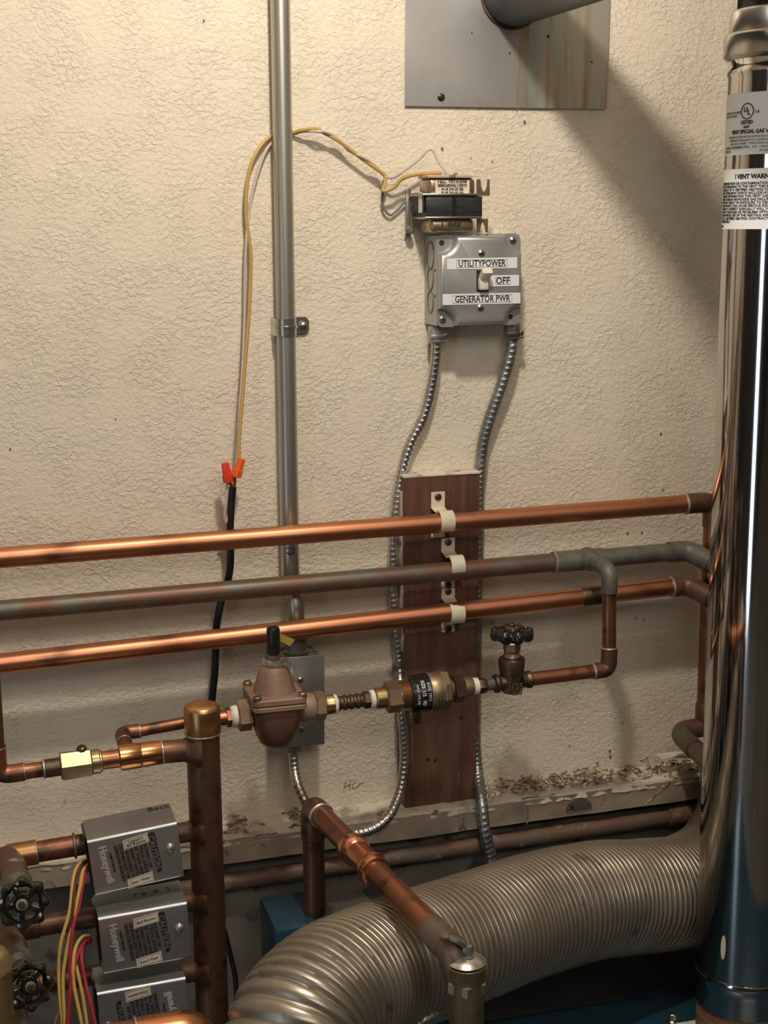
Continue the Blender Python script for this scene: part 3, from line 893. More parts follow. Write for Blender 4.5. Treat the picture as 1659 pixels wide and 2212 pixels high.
# small bypass pipe behind the header
byp = thing('bypass_pipe', 'thin copper pipe running from behind the golden cap to the tee below', 'pipe', LR.p(262))
rb = LR.r(300, 13)
Pe = LR.p(262); Pe = V((Pe.x, Pe.y, at(262, 1583, HB).z))
Ps = LR.p(470); Tt = LS.p(279)
finish('pipe', B().sweep([Ps, LR.p(398), V((LR.p(301).x, Pe.y, at(301, 1579, HB).z))], rb, 22), COPPER_B, byp)
finish('elbow', B().sweep(bend([V((LR.p(304).x, Pe.y, at(304, 1578.5, HB).z)), Pe, Pe.lerp(Tt, .45)], .014, 10), rb * 1.2, 22), COPPER_B, byp)
collar(byp, V((LR.p(301).x, Pe.y, at(301, 1579, HB).z)), LR.d, rb * 1.2, wd=.002)
finish('branch', B().sweep([Pe.lerp(Tt, .35), Pe.lerp(Tt, .93)], rb * 1.05, 22), COPPER_B, byp)
collar(byp, Pe.lerp(Tt, .42), (Tt - Pe).normalized(), rb * 1.2, wd=.002)

# ------------------------------------------------------------------ zone valves
def uvframe(c, h):
    TL, TR, BR, BL = [at(x, y, h) for x, y in c]
    return TL, ((TR - TL) + (BR - BL)) / 2, ((BL - TL) + (BR - TR)) / 2


def rquad(b, O, u, v, n, t, r=.0):
    """rectangle slab corner O, edges u v"""
    b.rings([[O, O + u, O + u + v, O + v], [p + n * t for p in (O, O + u, O + u + v, O + v)]])


CAUT = ['HAZARD OF', 'ELECTRICAL SHOCK', 'MORE THAN ONE', 'DISCONNECT SWITCH', 'MAY BE REQUIRED TO', 'DE-ENERGIZE THE', 'DEVICE FOR SERVICING']


def zone_valve(lab, c, h, wires_left=True, flip=False, lbl=('zone one', ''), dark=False, hand1='', hand2=''):
    TL, U, W = uvframe(c, h)
    u = U.normalized(); vd = (W - u * W.dot(u)).normalized(); n = u.cross(-vd)
    n = -n if n.y > 0 else n
    wU, wV = U.length, W.length
    D = .052
    root = thing('zone_valve', lab, 'zone valve', TL + W - n * D, 'zone valves on the manifold')
    # housing: sheet bent round the top, front and bottom
    rd = .0032
    prof = [(0, -D)]
    for k in range(6):
        a = pi / 2 * k / 5; prof.append((rd - rd * sin(pi / 2 - a + 0) if False else rd * (1 - sin(a + pi / 2 - pi / 2 + 0)) if False else rd - rd * cos(a), -rd + rd * sin(a)))
    q = [(v_, d_) for v_, d_ in prof]
    q2 = [(wV - v_, d_) for v_, d_ in reversed(q)]
    outer = q + q2; th = .0012
    inner = []
    for (v_, d_) in outer:
        inner.append((min(max(v_, th), wV - th), min(d_, -th)))
    r0 = [TL + vd * a + n * d_ for a, d_ in outer]; r0i = [TL + vd * a + n * d_ for a, d_ in inner]
    b = B()
    m_ = len(outer)
    vs = r0 + [p + u * wU for p in r0] + r0i + [p + u * wU for p in r0i]; fs = []
    for i in range(m_ - 1):
        fs += [[i, i + 1, m_ + i + 1, m_ + i], [2 * m_ + i, 3 * m_ + i, 3 * m_ + i + 1, 2 * m_ + i + 1],
               [i, 2 * m_ + i, 2 * m_ + i + 1, i + 1], [m_ + i, m_ + i + 1, 3 * m_ + i + 1, 3 * m_ + i]]
    b.add(vs, fs); finish('cover', b, STEEL_Z, root)
    b = B(); C0 = TL + u * wU / 2 + vd * wV / 2 - n * (D / 2 + .002)
    b.box(C0 + u * .001, (wU - .012, wV - .004, D - .006), (u, vd, n), bev=.001)
    finish('actuator', b, BLACK if not dark else BLACKG, root)
    b = B().box(TL + u * .0005 + vd * (wV * .5) - n * (D / 2 + .006), (.006, wV - .003, D - .014), (u, vd, n), bev=.0012)
    finish('end_plate', b, BLACKG, root)
    b = B().box(C0 + vd * (wV * .05) - n * (D * .5 + .006), (wU * .72, wV * .75, .012), (u, vd, n), bev=.002)
    finish('valve_body', b, BRASS_D, root)
    f = (lambda a, c_: TL + U * (1 - a) + W * (1 - c_)) if flip else (lambda a, c_: TL + U * a + W * c_)
    td, tu = (-vd, -u) if flip else (vd, u)
    e = .0004
    b = B(); lean = .07
    # caution banner
    pts = [(.655, .10), (.72, .08), (.745, .10), (.80, .74), (.785, .80), (.745, .82)] if not dark or True else []
    rr = [f(a, c_) + n * .0001 for a, c_ in pts]
    b.rings([rr, [p + n * .0003 for p in rr]]); ban = finish('caution_banner', b, INK, root)
    tilt = (td * 1.0 + tu * .10).normalized(); tp = (tu - tilt * tu.dot(tilt)).normalized()
    sgn = tilt.cross(tp).dot(n)
    def tx(nm, body, size, a, c_, m, **k):
        p = f(a, c_) + n * .0004
        return text(nm, body, size, p, tilt, tp, m, root, lift=.0002 * (1 if sgn > 0 else -1), **k)
    tx('lettering', 'CAUTION', .0078, .728, .44, STEEL_Z, fitw=wV * .60, bold=.0002)
    y0 = .645
    for i, s in enumerate(CAUT):
        tx('lettering', s, .0047, y0 - i * .052, .44 + i * .012, INK, fitw=wV * min(.66, .052 * len(s) + .05), bold=.00012)
    tx('part_number', '4-80 V 60 Hz', .0032, .255, .46, INK, fitw=wV * .36, bold=.00015)
    tx('embossed_logo', 'Honeywell', .011, .185, .48, mat('grey_emboss', (.62, .64, .66), .3, .4), fitw=wV * .66, bold=.0002)
    # paper stickers
    for j, (a0, c0, a1, c1, body) in enumerate(((.385, .10, .665, .27, hand1), (.40, .80, .685, .97, hand2))):
        A_ = f(a0, c0 + .02) + n * .0006; U_ = (f(a1, c0 - .035) - f(a0, c0 + .02)); W_ = f(a0 + .01, c1 + .02) - f(a0, c0 + .02)
        b = B(); rquad(b, A_, U_, W_, n, .0002); st = finish('sticker', b, PAPERC, root); st['label'] = 'cream paper sticker'
        un = U_.normalized(); wn = -W_.normalized()
        if flip: un, wn = un, wn
        cc = A_ + U_ * .5 + W_ * .5 + n * .0003
        b = B(); t_ = .0003
        for (s0, s1) in ((.06, .94),):
            for k_ in (.10, .90):
                rquad(b, A_ + U_ * s0 + W_ * k_ + n * .0002, U_ * (s1 - s0), W_ * .035, n, .0001)
            for k_ in (s0, s1):
                rquad(b, A_ + U_ * k_ + W_ * .10 + n * .0002, U_ * .012, W_ * .82, n, .0001)
        finish('sticker_frame', b, INK, st)
        if body:
            text('writing', body, .0042, cc, un, wn, INK, st, lift=.0002 * (1 if un.cross(wn).dot(n) > 0 else -1), fitw=U_.length * .74, spacing=.8)
    # rivet
    pv_ = f(.905, .42)
    b = B().lathe(pv_, n, [(0, .0048), (.0015, .0045), (.003, .003), (.0036, .0008)], 18)
    finish('rivet', b, STEEL_Z, root)
    return root, f, u, vd, n, wU, wV, D


def top_writing(z, body, a, d_, size):
    root, f, u, vd, n, wU, wV, D = z
    yd = -n
    text('writing', body, size, f(a, 0) - n * d_ - vd * .0002, u, yd, INK, root, lift=.0004)
zv = []
zv.append(zone_valve('topmost steel zone valve box, cover lettered CAUTION, handwritten sticker on it', [(188, 1817), (383, 1781), (391, 1896), (201, 1943)], .245, hand1='Upstairs\nBd Rooms', hand2='Zone 1 Water'))
zv.append(zone_valve('middle steel zone valve box with CAUTION reading downwards and black left end', [(212, 1984), (402, 1948), (408, 2071), (217, 2106)], .265, hand1='Bed Rooms', hand2='Zone 2 Water', dark=True))
zv.append(zone_valve('lowest steel zone valve box, its lettering upside down, partly behind a copper elbow', [(209.5, 2146), (400, 2110), (409, 2238), (219, 2272)], .275, flip=True, hand1='', hand2='Downstairs', dark=True))

top_writing(zv[0], 'Back', .86, .044, .012)
top_writing(zv[1], 'r o  =  1', .66, .036, .011)
# pipes into the zone valves, and their branch stubs to the header
hs = [(1790, 22), (1940, 22), (2092, 22)]
for (hy, rp_), z in zip(hs, zv):
    root, f, u, vd, n, wU, wV, D = z
    O_ = header_at(hy)
    r = pr(420, hy, HH, rp_)
    P0 = V((O_.x - .055, O_.y, O_.z - .002))
    stub_to_header(mf, P0, O_, r, COPPER_D)

# left side supply pipes: one per zone, with isolation valves pointing at the camera
lp = []
for i, (a, b_, rp_) in enumerate((((-40, 1860), (178, 1824), 23), ((-40, 2020), (225, 1978), 22), ((-40, 2142), (240, 2100), 22))):
    L_ = Line((a[0], a[1], HH), (b_[0], b_[1], HH))
    labs = ['brown copper supply pipe entering the topmost zone valve from the left', 'brown copper supply pipe entering the middle zone valve, behind the upper handwheel', 'dark copper supply pipe entering the lowest zone valve, behind the lower handwheel']
    t = thing('supply_pipe', labs[i], 'pipe', L_.p(20), 'supply pipes left of the zone valves')
    L_.part('pipe', [(-60, rp_), (b_[0] + 60, rp_)], COPPER_D if i else COPPER_B, t)
    if i == 0:
        L_.part('tee', [(15, rp_ + 1), (17, rp_ + 4), (77, rp_ + 4), (79, rp_ + 2)], CAPM, t)
        collar(t, L_.p(79), L_.d, L_.r(79, rp_ + 3), wd=.002)
        L_.part('union', [(157, rp_ - 2), (159, rp_ + 5), (163, rp_ + 5), (166, rp_ - 4), (180, rp_ - 4)], STEEL_D, t)
    else:
        L_.part('tee', [(-30, rp_ + 1), (-28, rp_ + 4), (84, rp_ + 3), (86, rp_ + 1)], COPPER_D, t)
    lp.append(L_)


def front_valve(lab, P0, wc, R, hw, axis):
    """an angle valve whose stem points out of the wall"""
    W = at(wc[0], wc[1], hw)
    d_ = (W - P0).normalized(); L_ = (W - P0).length
    t = thing('isolation_valve', lab, 'valve', P0, 'isolation valves with black handwheels')
    b = B().lathe(P0, d_, [(0, .012), (L_ * .25, .012), (L_ * .27, .0145), (L_ * .36, .0145), (L_ * .38, .0125), (L_ * .55, .0125), (L_ * .57, .015), (L_ * .68, .015), (L_ * .70, .009), (L_ * .8, .009)], 20)
    finish('valve_body', b, COPPER_T, t)
    b = B().lathe(P0 + d_ * L_ * .8, d_, [(0, .010), (L_ * .13, .010)], 6); b.lathe(P0 + d_ * L_ * .9, d_, [(0, .004), (L_ * .1, .004)], 12)
    finish('packing_nut', b, BRASS_D, t)
    handwheel(W, axis, R, t, thick=.014, up=UZ, phase=.2)
    return t


camdir = lambda W: (CAM - W).normalized()
W1 = at(49, 1951, .315); W2 = at(61, 2129, .335)
front_valve('upper black fluted handwheel facing the camera at the left edge', lp[0].p(18), (49, 1951), pr(49, 1951, .315, 60), .315, (NY + V((-.12, 0, .28))))
front_valve('lower black fluted handwheel facing the camera beside the gold cylinder', lp[1].p(10), (61, 2129), pr(61, 2129, .335, 57), .335, (NY + V((.25, 0, .30))))
front_valve('lowest isolation valve at the left edge, only its brown neck in view', lp[2].p(10), (60, 2310), pr(60, 2310, .34, 57), .34, (NY + V((.25, 0, .30))))

# gold cylinder at far left
Gt = at(-18, 2066, .38); rg_ = pr(-18, 2066, .38, 40)
gc = thing('expansion_canister', 'gold coloured round topped cylinder cut by the left edge', 'canister', Gt - UZ * .2)
b = B().lathe(Gt - UZ * .2, UZ, [(0, rg_), (.185, rg_), (.186, rg_ * 1.03), (.190, rg_ * 1.03), (.191, rg_ * .99), (.2, rg_ * .93), (.206, rg_ * .7), (.208, 0)], 40)
finish('shell', b, GOLD, gc, ang=60)
b = B().lathe(Gt - UZ * .0135, UZ, [(0, rg_ * 1.03), (.0008, rg_ * 1.05), (.0016, rg_ * 1.03)], 40); finish('rim', b, BRASS_D, gc)

# big copper elbow at the bottom
E = thing('copper_elbow_pipe', 'large shiny brown copper elbow in front, cut by the bottom edge', 'pipe', at(300, 2240, .42))
p0, p1, p2 = at(60, 2290, .42), at(432, 2226, .42), at(440, 2420, .42)
re = pr(400, 2220, .42, 50)
dd = (p1 - p0).normalized()
pc = at(318, 2248, .42)
finish('pipe', B().sweep([p0, p1 - dd * .05], re * .93, 32), COPPER_B, E)
finish('elbow', B().sweep(bend([p1 - dd * .056, p1, p1 + (p2 - p1) * .5], .034, 12), re, 32), mat('shiny_brown_copper', (.62, .27, .12), 1, .25, c2=(.38, .16, .075), scale=20, rough2=.35), E)
collar(E, p1 - dd * .056, dd, re * .99, wd=.003)
finish('tail', B().sweep([p1 + (p2 - p1) * .4, p2], re * .93, 32), COPPER_B, E)

# thermostat wires bundle: (material, colour, points)
WR = [
    (YELLOW, 'yellow', [(190, 1858, .215), (170, 1868, .235), (158, 1900, .25), (150, 1970, .27), (131, 2040, .28), (127, 2110, .285), (135, 2212, .30)], 'leftmost yellow wire hanging from the topmost zone valve'),
    (BROWNW, 'brown', [(192, 1860, .218), (176, 1870, .238), (163, 1905, .252), (157, 1965, .27), (146, 2040, .278), (138, 2110, .285), (139, 2225, .30)], 'dark brown wire among the yellow ones from the topmost zone valve'),
    (YELLOW, 'yellow', [(194, 1862, .222), (180, 1880, .242), (173, 1915, .256), (158, 1985, .272), (143, 2060, .282), (136, 2120, .29), (141, 2225, .305)], 'second yellow wire down from the topmost zone valve'),
    (REDW, 'red', [(196, 1866, .222), (181, 1900, .246), (170, 1960, .262), (160, 1990, .275), (152, 2060, .286), (151, 2130, .292), (147, 2225, .305)], 'red wire passing behind the yellow ones from the topmost zone valve'),
    (YELLOW, 'yellow', [(194, 2022, .235), (178, 2024, .26), (164, 2045, .275), (158, 2080, .288), (160, 2130, .296), (176, 2212, .31), (180, 2260, .31)], 'arched yellow wire leaving the middle zone valve'),
    (REDW, 'red', [(194, 2030, .235), (182, 2036, .262), (168, 2062, .278), (158, 2096, .29), (152, 2140, .297), (143, 2240, .31)], 'red wire arching left out of the middle zone valve'),
    (REDW, 'red', [(196, 2034, .235), (180, 2042, .264), (176, 2070, .28), (184, 2120, .29), (196, 2170, .30), (210, 2230, .31)], 'red wire sweeping right below the middle zone valve'),
    (YELLOW, 'pale yellow', [(164, 2085, .28), (172, 2120, .288), (180, 2160, .295), (190, 2230, .305)], 'pale yellow wire between the red ones at the bottom'),
    (OCHRE, 'ochre', [(134, 2140, .27), (133, 2175, .275), (122, 2200, .28), (116, 2230, .28)], 'thin ochre wire end curling left at the bottom edge'),
]
for m_, cn, pts, lab in WR:
    b = B().sweep(catmull([at(*p) for p in pts], 8), .0018 if cn != 'ochre' else .0014, 10)
    tag(finish('wire', b, m_), lab, 'wire', 'thermostat wires')

# ------------------------------------------------------------------ conduit with strap
hc = .018
C0, C1, C2, C3, C4 = at(603, -120, hc), at(627, 1225, hc), at(629, 1262, hc), at(638, 1300, .030), at(640, 1405, .030)
rc = .0105
C0 = C1 + (C0 - C1) * ((ZT - .002 - C1.z) / (C0.z - C1.z))
cn = thing('metal_conduit', 'straight grey steel conduit running from the ceiling down the wall', 'conduit', C4)
finish('tube', B().sweep(bend([C0, C1, V((C1.x, C3.y, C3.z)) if False else C2, C3, C4], .02, 6), rc, 28), STEEL, cn)
# marker scribble
b = B()
b.sweep(catmull([at(615, 1186, hc + rc), at(622, 1183, hc + rc + .001), at(634, 1184, hc + rc), at(640, 1192, hc + rc * .7)], 5), .0006, 6)
b.sweep(catmull([at(619, 1195, hc + rc + .0005), at(628, 1197, hc + rc + .001), at(635, 1194, hc + rc)], 5), .0006, 6)
finish('marker_scribble', b, INK, cn)
st = thing('conduit_strap', 'one-hole steel strap with hex screw holding the conduit', 'strap', at(650, 706, 0))
ca = at(617, 706, hc); th = .0013; hwd = .0095
prof = [(ca.x - rc - .001, .0015)]
for k in range(13):
    a = pi - pi * k / 12; prof.append((ca.x + (rc + .0005) * cos(a), hc + (rc + .0005) * sin(a)))
xe = at(667, 704, 0.002).x
prof += [(ca.x + rc + .0012, .003), (xe - .004, .0022), (xe, .0022)]
rr = []
for i, (x, h) in enumerate(prof):
    a = prof[max(i - 1, 0)]; d_ = prof[min(i + 1, len(prof) - 1)]; t = V((d_[0] - a[0], d_[1] - a[1])).normalized(); nn = V((-t.y, t.x)) * th
    hw_ = hwd * (.55 if i == len(prof) - 1 else 1)
    rr.append([V((x, -h, ca.z - hw_)), V((x, -h, ca.z + hw_)), V((x + nn.x, -h - nn.y, ca.z + hw_)), V((x + nn.x, -h - nn.y, ca.z - hw_))])
finish('strap', B().rings(rr), SCREWM, st, ang=40)
b = B()
rr = []
for k in range(11):
    a = pi * .92 - pi * .84 * k / 10
    for_ = (rc + .0030)
    rr.append([V((ca.x + for_ * cos(a), -hc - for_ * sin(a), ca.z - .0013)), V((ca.x + for_ * cos(a), -hc - for_ * sin(a), ca.z + .0013)), V((ca.x + (for_ - .002) * cos(a), -hc - (for_ - .002) * sin(a), ca.z + .002)), V((ca.x + (for_ - .002) * cos(a), -hc - (for_ - .002) * sin(a), ca.z - .002))])
b.rings(rr); finish('rib', b, SCREWM, st)
cs = at(655, 703, .004)
b = B().lathe(cs, NY, [(-.001, .0052), (.0005, .0052), (.0006, .0042), (.0032, .0040), (.0038, .003)], 6); b.lathe(cs, NY, [(-.001, .0055), (.0006, .0055)], 16)
finish('hex_screw', b, SCREWM, st)

# ------------------------------------------------------------------ switch box
root = thing('switch_box', 'square grey steel switch box labelled utility power, off, generator', 'switch box', at(1030, 706, 0))
TL, U, W = uvframe([(941, 507), (1121, 503), (1122, 701), (938, 706)], .045)
u = U.normalized(); vd = (W - u * W.dot(u)).normalized(); n = NY
wU, wV = U.length, W.length; Cc = TL + U / 2 + W / 2
nn = V((0, -1, 0))
# body
bb = TL + U / 2 + W / 2
P4 = [TL, TL + U, TL + U + W, TL + W]
bk = [V((p.x, -.0005, p.z)) for p in P4]
inn = [p + (bb - p).normalized() * .002 for p in P4]
b = B().rings([[V((p.x, -.0005, p.z)) for p in inn], inn])
finish('box', b, STEEL_B, root)
# knockouts on the left side
xl = inn[0].x - .0003
for y0, rv in ((552, .0125), (603, .0100), (653, .0100)):
    z_ = at(922, y0, .022).z
    b = B()
    P_ = [V((xl - .0003, -.022 + rv * cos(a) * 1.0, z_ + rv * sin(a) * 1.25)) for a in [2 * pi * k / 28 for k in range(28)]]
    b.sweep(P_, .0005, 6, closed=True); finish('knockout', b, STEEL_D, root)
b = B()
for y0 in (584, 640): b.lathe(V((xl + .0002, -.040, at(932, y0, .04).z)), V((-1, 0, 0)), [(0, .0016), (.0008, .0016)], 10)
finish('side_hole', b, INK, root)
# cover base plate with rounded corners
def rr_poly(hu, hv, r, n=6):
    pts = []
    for cx, cy, a0 in ((hu - r, hv - r, 0), (-hu + r, hv - r, pi / 2), (-hu + r, -hv + r, pi), (hu - r, -hv + r, 3 * pi / 2)):
        for k in range(n): a = a0 + pi / 2 * k / (n - 1); pts.append((cx + r * cos(a), cy + r * sin(a)))
    return pts
b = B().prism(rr_poly(wU / 2, wV / 2, .008), bb, u, vd, nn, -.0002, .0018)
cov = finish('cover', b, STEEL_B, root)
def notched(hu, hv, r, n=8):
    pts = []
    for sx_, sy_, a0 in ((1, 1, 1), (-1, 1, 1), (-1, -1, 1), (1, -1, 1)):
        arc = [(sx_ * (hu - r * cos(a)), sy_ * (hv - r * sin(a))) for a in [pi / 2 * k / (n - 1) for k in range(n)]]
        # from the side (angle 0 => x = hu - r) ... order so that the loop stays continuous
        if sx_ * sy_ > 0: arc = arc[::-1]
        pts += arc
    return pts
hu, hv = wU / 2 - .001, wV / 2 - .001; rn = .019
levels = [(0, .0018), (.0004, .006), (.0014, .0095), (.0032, .0118), (.0055, .0125)]
rings = [[bb + u * a + vd * c_ + nn * z for a, c_ in notched(hu - i_, hv - i_, rn, 10)] for i_, z in levels]
finish('raised_panel', B().rings(rings), STEEL_B, cov, ang=60)
HF = .045 + .0125
def on(px, py, h=HF): return at(px, py, h)
screw('screw', on(1040, 547) , nn, .0040, root, m=SCREWM); screw('screw', on(1038, 664.5), nn, .0040, root, m=SCREWM)
for x, y, r in ((954, 524, .0030), (1103, 684, .0026)):
    finish('corner_hole', B().lathe(at(x, y, .0470), nn, [(0, r), (.0006, r)], 14), INK, root)
screw('corner_screw', at(1108, 519, .047), nn, .0042, root); screw('corner_screw', at(956, 690, .047), nn, .0042, root, m=STEEL_D)
# toggle
def pq(px0, py0, px1, py1, h, t, m, name, parent, bev=0, slope=0.0):
    a = at(px0, py0, h); c_ = at(px1, py0 + slope * (px1 - px0), h); d_ = at(px0, py1, h)
    b = B(); b.box((a + (c_ - a) / 2 + (d_ - a) / 2) + nn * t / 2, ((c_ - a).length, (d_ - a).length, t), ((c_ - a).normalized(), -(d_ - a).normalized(), nn), bev=bev)
    return finish(name, b, m, parent)
pq(1029, 583, 1055, 630, HF, .0004, INK, 'toggle_slot', root)
c0 = at(1042, 613, HF)
a_ = V((0, -1, .75)).normalized(); s_ = V((0, .6, .8)); s_ = (s_ - a_ * s_.dot(a_)).normalized()
b = B()
b.box(c0 + nn * .002, (.0105, .012, .014), (u, s_ * 0 + V((0, -1, 0)), UZ), bev=.002)
c1 = at(1043, 606, HF)
rg = []
for t_, w0, h0 in ((0, .0105, .0105), (.012, .0108, .0090), (.0165, .0118, .0082), (.019, .0112, .0070)):
    o_ = c1 + a_ * t_
    rg.append([o_ + u * x_ * w0 / 2 + s_ * y_ * h0 / 2 for x_, y_ in ((-.8, -1), (.8, -1), (1, -.7), (1, .7), (.8, 1), (-.8, 1), (-1, .7), (-1, -.7))])
b.rings(rg); finish('toggle', b, IVORY, root, ang=50)
# labels
def label(px0, py0, px1, py1, slope, body, tw, cx, fr=True):
    h = HF + .0003
    o = pq(px0, py0, px1, py1, h, .0003, PAPER, 'label_strip', root, slope=slope)
    cxx = cx; cyy = (py0 + py1) / 2 + slope * (cx - px0)
    O_ = at(cxx, cyy, h); xd = (at(px1, py0 + slope * (px1 - px0), h) - at(px0, py0, h)).normalized(); yd = nn.cross(xd); yd = -yd if yd.z < 0 else yd
    wtot = pr(cxx, cyy, h, tw); htot = pr(cxx, cyy, h, py1 - py0)
    text('lettering', body, htot * .82, O_ - yd * htot * .02, xd, yd, INK, o, fitw=wtot * .93, lift=.0005, bold=htot * .012)
    b = B(); t_ = .00035; hh = htot * .33
    for s in (-1, 1):
        b.box(O_ + yd * s * hh + nn * .0005, (wtot, t_, .0002), (xd, yd, nn)); b.box(O_ + xd * s * wtot / 2 + nn * .0005, (t_, hh * 2, .0002), (xd, yd, nn))
    finish('label_frame', b, INKG, o)
label(965.5, 558.5, 1117, 582, -.018, 'UTILITYPOWER', 116, 1041)
label(1057, 595, 1121, 619, -.022, 'OFF', 34, 1086)
label(956, 635.5, 1124, 659, -.020, 'GENERATOR PWR', 136, 1042)

# ------------------------------------------------------------------ transformer
root = thing('transformer', 'small metal transformer with black core mounted above the switch box', 'transformer', at(975, 502, .01))
def zb(x, y): return 800 + x * .2411, 330 + y * .2411
def pb(b, x0, y0, x1, y1, hf, hb, bev=0.0, seg=2):
    X0, Y0 = zb(x0, y0); X1, Y1 = zb(x1, y1); cx, cy = (X0 + X1) / 2, (Y0 + Y1) / 2
    a = at(X0, cy, hf); c_ = at(X1, cy, hf); t_ = at(cx, Y0, hf); q = at(cx, Y1, hf)
    b.box(((a.x + c_.x) / 2, -(hf + hb) / 2, (t_.z + q.z) / 2), (c_.x - a.x, hf - hb, t_.z - q.z), bev=bev, seg=seg); return b
finish('upper_can', pb(B(), 520, 222, 945, 392, .056, .020, .0055, 4), mat('yellow_chromate', (.50, .40, .27), .85, .3, c2=(.34, .2, .14), scale=30), root)
finish('upper_flange', pb(B(), 470, 362, 985, 388, .062, .012, .001), SCREWM, root)
finish('core', pb(B(), 500, 390, 1003, 575, .060, .014, .0006), CORE, root)
finish('core_joint', pb(B(), 735, 390, 772, 574, .0606, .058), BLACK, root)
finish('lower_flange', pb(B(), 495, 570, 1003, 592, .062, .012, .001), SCREWM, root)
finish('lower_can', pb(B(), 535, 585, 935, 718, .057, .020, .006, 4), MATS['yellow_chromate'], root)
for nm, yt, yb_ in (('upper_ear', 238, 385), ('lower_ear', 592, 715)):
    b = B()
    Xa, Ya = zb(955, yt); Xb, Yb = zb(1068 if nm == 'upper_ear' else 1052, yb_)
    a = at(Xa, Ya, .056); c_ = at(Xb, Yb, .056); w_ = c_.x - a.x; h_ = a.z - c_.z
    pts = [(0, 0), (w_, 0), (w_, h_), (w_ * .82, h_), (w_ * .78, h_ * .55), (w_ * .62, h_ * .25), (w_ * .45, h_ * .28), (w_ * .32, h_ * .6), (w_ * .27, h_), (0, h_)]
    pts = pts if nm == 'upper_ear' else [(x_, y_) for x_, y_ in [(0, h_), (w_, h_), (w_, 0), (w_ * .82, 0), (w_ * .75, h_ * .45), (w_ * .6, h_ * .72), (w_ * .45, h_ * .7), (w_ * .32, h_ * .4), (w_ * .27, 0), (0, 0)]]
    b.prism(pts, V((a.x, -.056, c_.z)), UX, UZ, nn, -.0012, .0006)
    finish(nm, b, MATS['yellow_chromate'], root)
# left end bracket
X_ = at(*zb(500, 480), .062).x
b = B()
zt_, zb_ = at(*zb(430, 320), .03).z, at(*zb(430, 740), .03).z
b.box((X_ - .004, -.009, (zt_ + zb_) / 2), (.006, .0025, (zt_ - zb_) * 1.05), bev=.001)
b.lathe(V((X_ - .004, -.014, zb_ + .006)), NY, [(-.004, .0045), (.003, .0045), (.005, .003)], 16)
finish('mounting_bracket', b, STEEL_D, root)
finish('side_panel', B().box((X_ - .0012, -.036, (zt_ + zb_) / 2 + .010), (.0016, .044, (zt_ - zb_) * .42), bev=.0005), CORE, root)
finish('side_label', B().box((X_ - .0023, -.048, (zt_ + zb_) / 2 + .010), (.0004, .012, .022)), PAPER, root)
finish('terminal_board', pb(B(), 515, 198, 912, 226, .058, .022, .001), BOARDM, root)
b = B()
for x_ in (650, 760):
    q = at(*zb(x_, 188), .042); b.lathe(q - UZ * .0025, UZ, [(0, .0032), (.0025, .003), (.0035, .0018)], 12)
b.box(at(*zb(735, 205), .058), (.007, .003, .005), bev=.0006)
finish('terminal', b, SOLDER, root)
x0, y0 = zb(582, 246); x1, y1 = zb(888, 370)
plb = pq(x0, y0, x1, y1, .0562, .0003, PAPERC, 'rating_label', root)
tc_ = at((x0 + x1) / 2, (y0 + y1) / 2, .0568)
text('lettering', 'PRI 120 VAC 60 Hz\nSEC 24 VAC 40 VA\nCLASS 2 TRANSFORMER\nMADE IN U.S.A.   TYPE 4', .0042, tc_, -UX, -UZ, INK, plb, lift=.0001, bold=.00012, fitw=.034, spacing=.95)
text('stamp', '0243  1', .0065, at(*zb(720, 640), .0575), -UX, -UZ, INK, root, lift=.0003, bold=.0002, fitw=.022)

# connectors below the switch box
def connector(x, y, lab, m):
    P_ = at(x, y, .022)
    t = thing('cable_connector', lab, 'connector', P_ - UZ * .016, 'cable connectors under the switch box')
    b = B().lathe(P_ + UZ * .004, -UZ, [(0, .009), (.004, .010), (.017, .0098), (.019, .0085)], 20)
    finish('sleeve', b, m, t)
    b = B().box(P_ + V((.0, -.0095, -.007)), (.020, .004, .005), bev=.001); b.box(P_ + V((0, -.009, -.012)), (.021, .0025, .002))
    finish('clamp_bar', b, m, t)
    screw('screw', P_ + V((.007, -.0125, -.006)), NY, .0028, t, m=m)
connector(943, 712, 'grey steel connector under the left corner of the switch box', STEEL_B)
connector(1106, 706, 'dark connector under the right corner of the switch box', STEEL_D)

# ------------------------------------------------------------------ armoured cables
def armored(name, lab, pts, r, pitch=.0062, m=CABLEM, grp='armoured cables'):
    P_ = resample(catmull([at(*p) for p in pts], 24), pitch / 6)
    ph = [2 * pi * i / 6 for i in range(len(P_))]
    def rf(i, a):
        c_ = cos(ph[i] - a); return r * (.93 + .085 * (c_ if c_ > -.4 else -.4 - (c_ + .4) * .8))
    b = B().sweep(P_, r, 14, rfun=rf)
    return tag(finish(name, b, m, ang=80), lab, 'cable', grp)
armored('armoured_cable', 'shiny ribbed steel cable looping from switch box left of the board to lower box',
        [(943, 726, .022), (941, 770, .020), (933, 830, .016), (915, 900, .013), (886, 960, .011), (866, 1030, .011), (854, 1110, .011), (849, 1200, .011), (850, 1290, .011), (856, 1370, .012), (862, 1430, .012), (864, 1470, .022),
         (867, 1520, .034), (872, 1590, .036), (873, 1650, .037), (862, 1715, .045), (838, 1765, .058), (800, 1793, .062), (752, 1800, .062), (706, 1780, .060), (668, 1745, .058), (645, 1700, .048), (636, 1660, .035), (634, 1618, .030)], .0062)
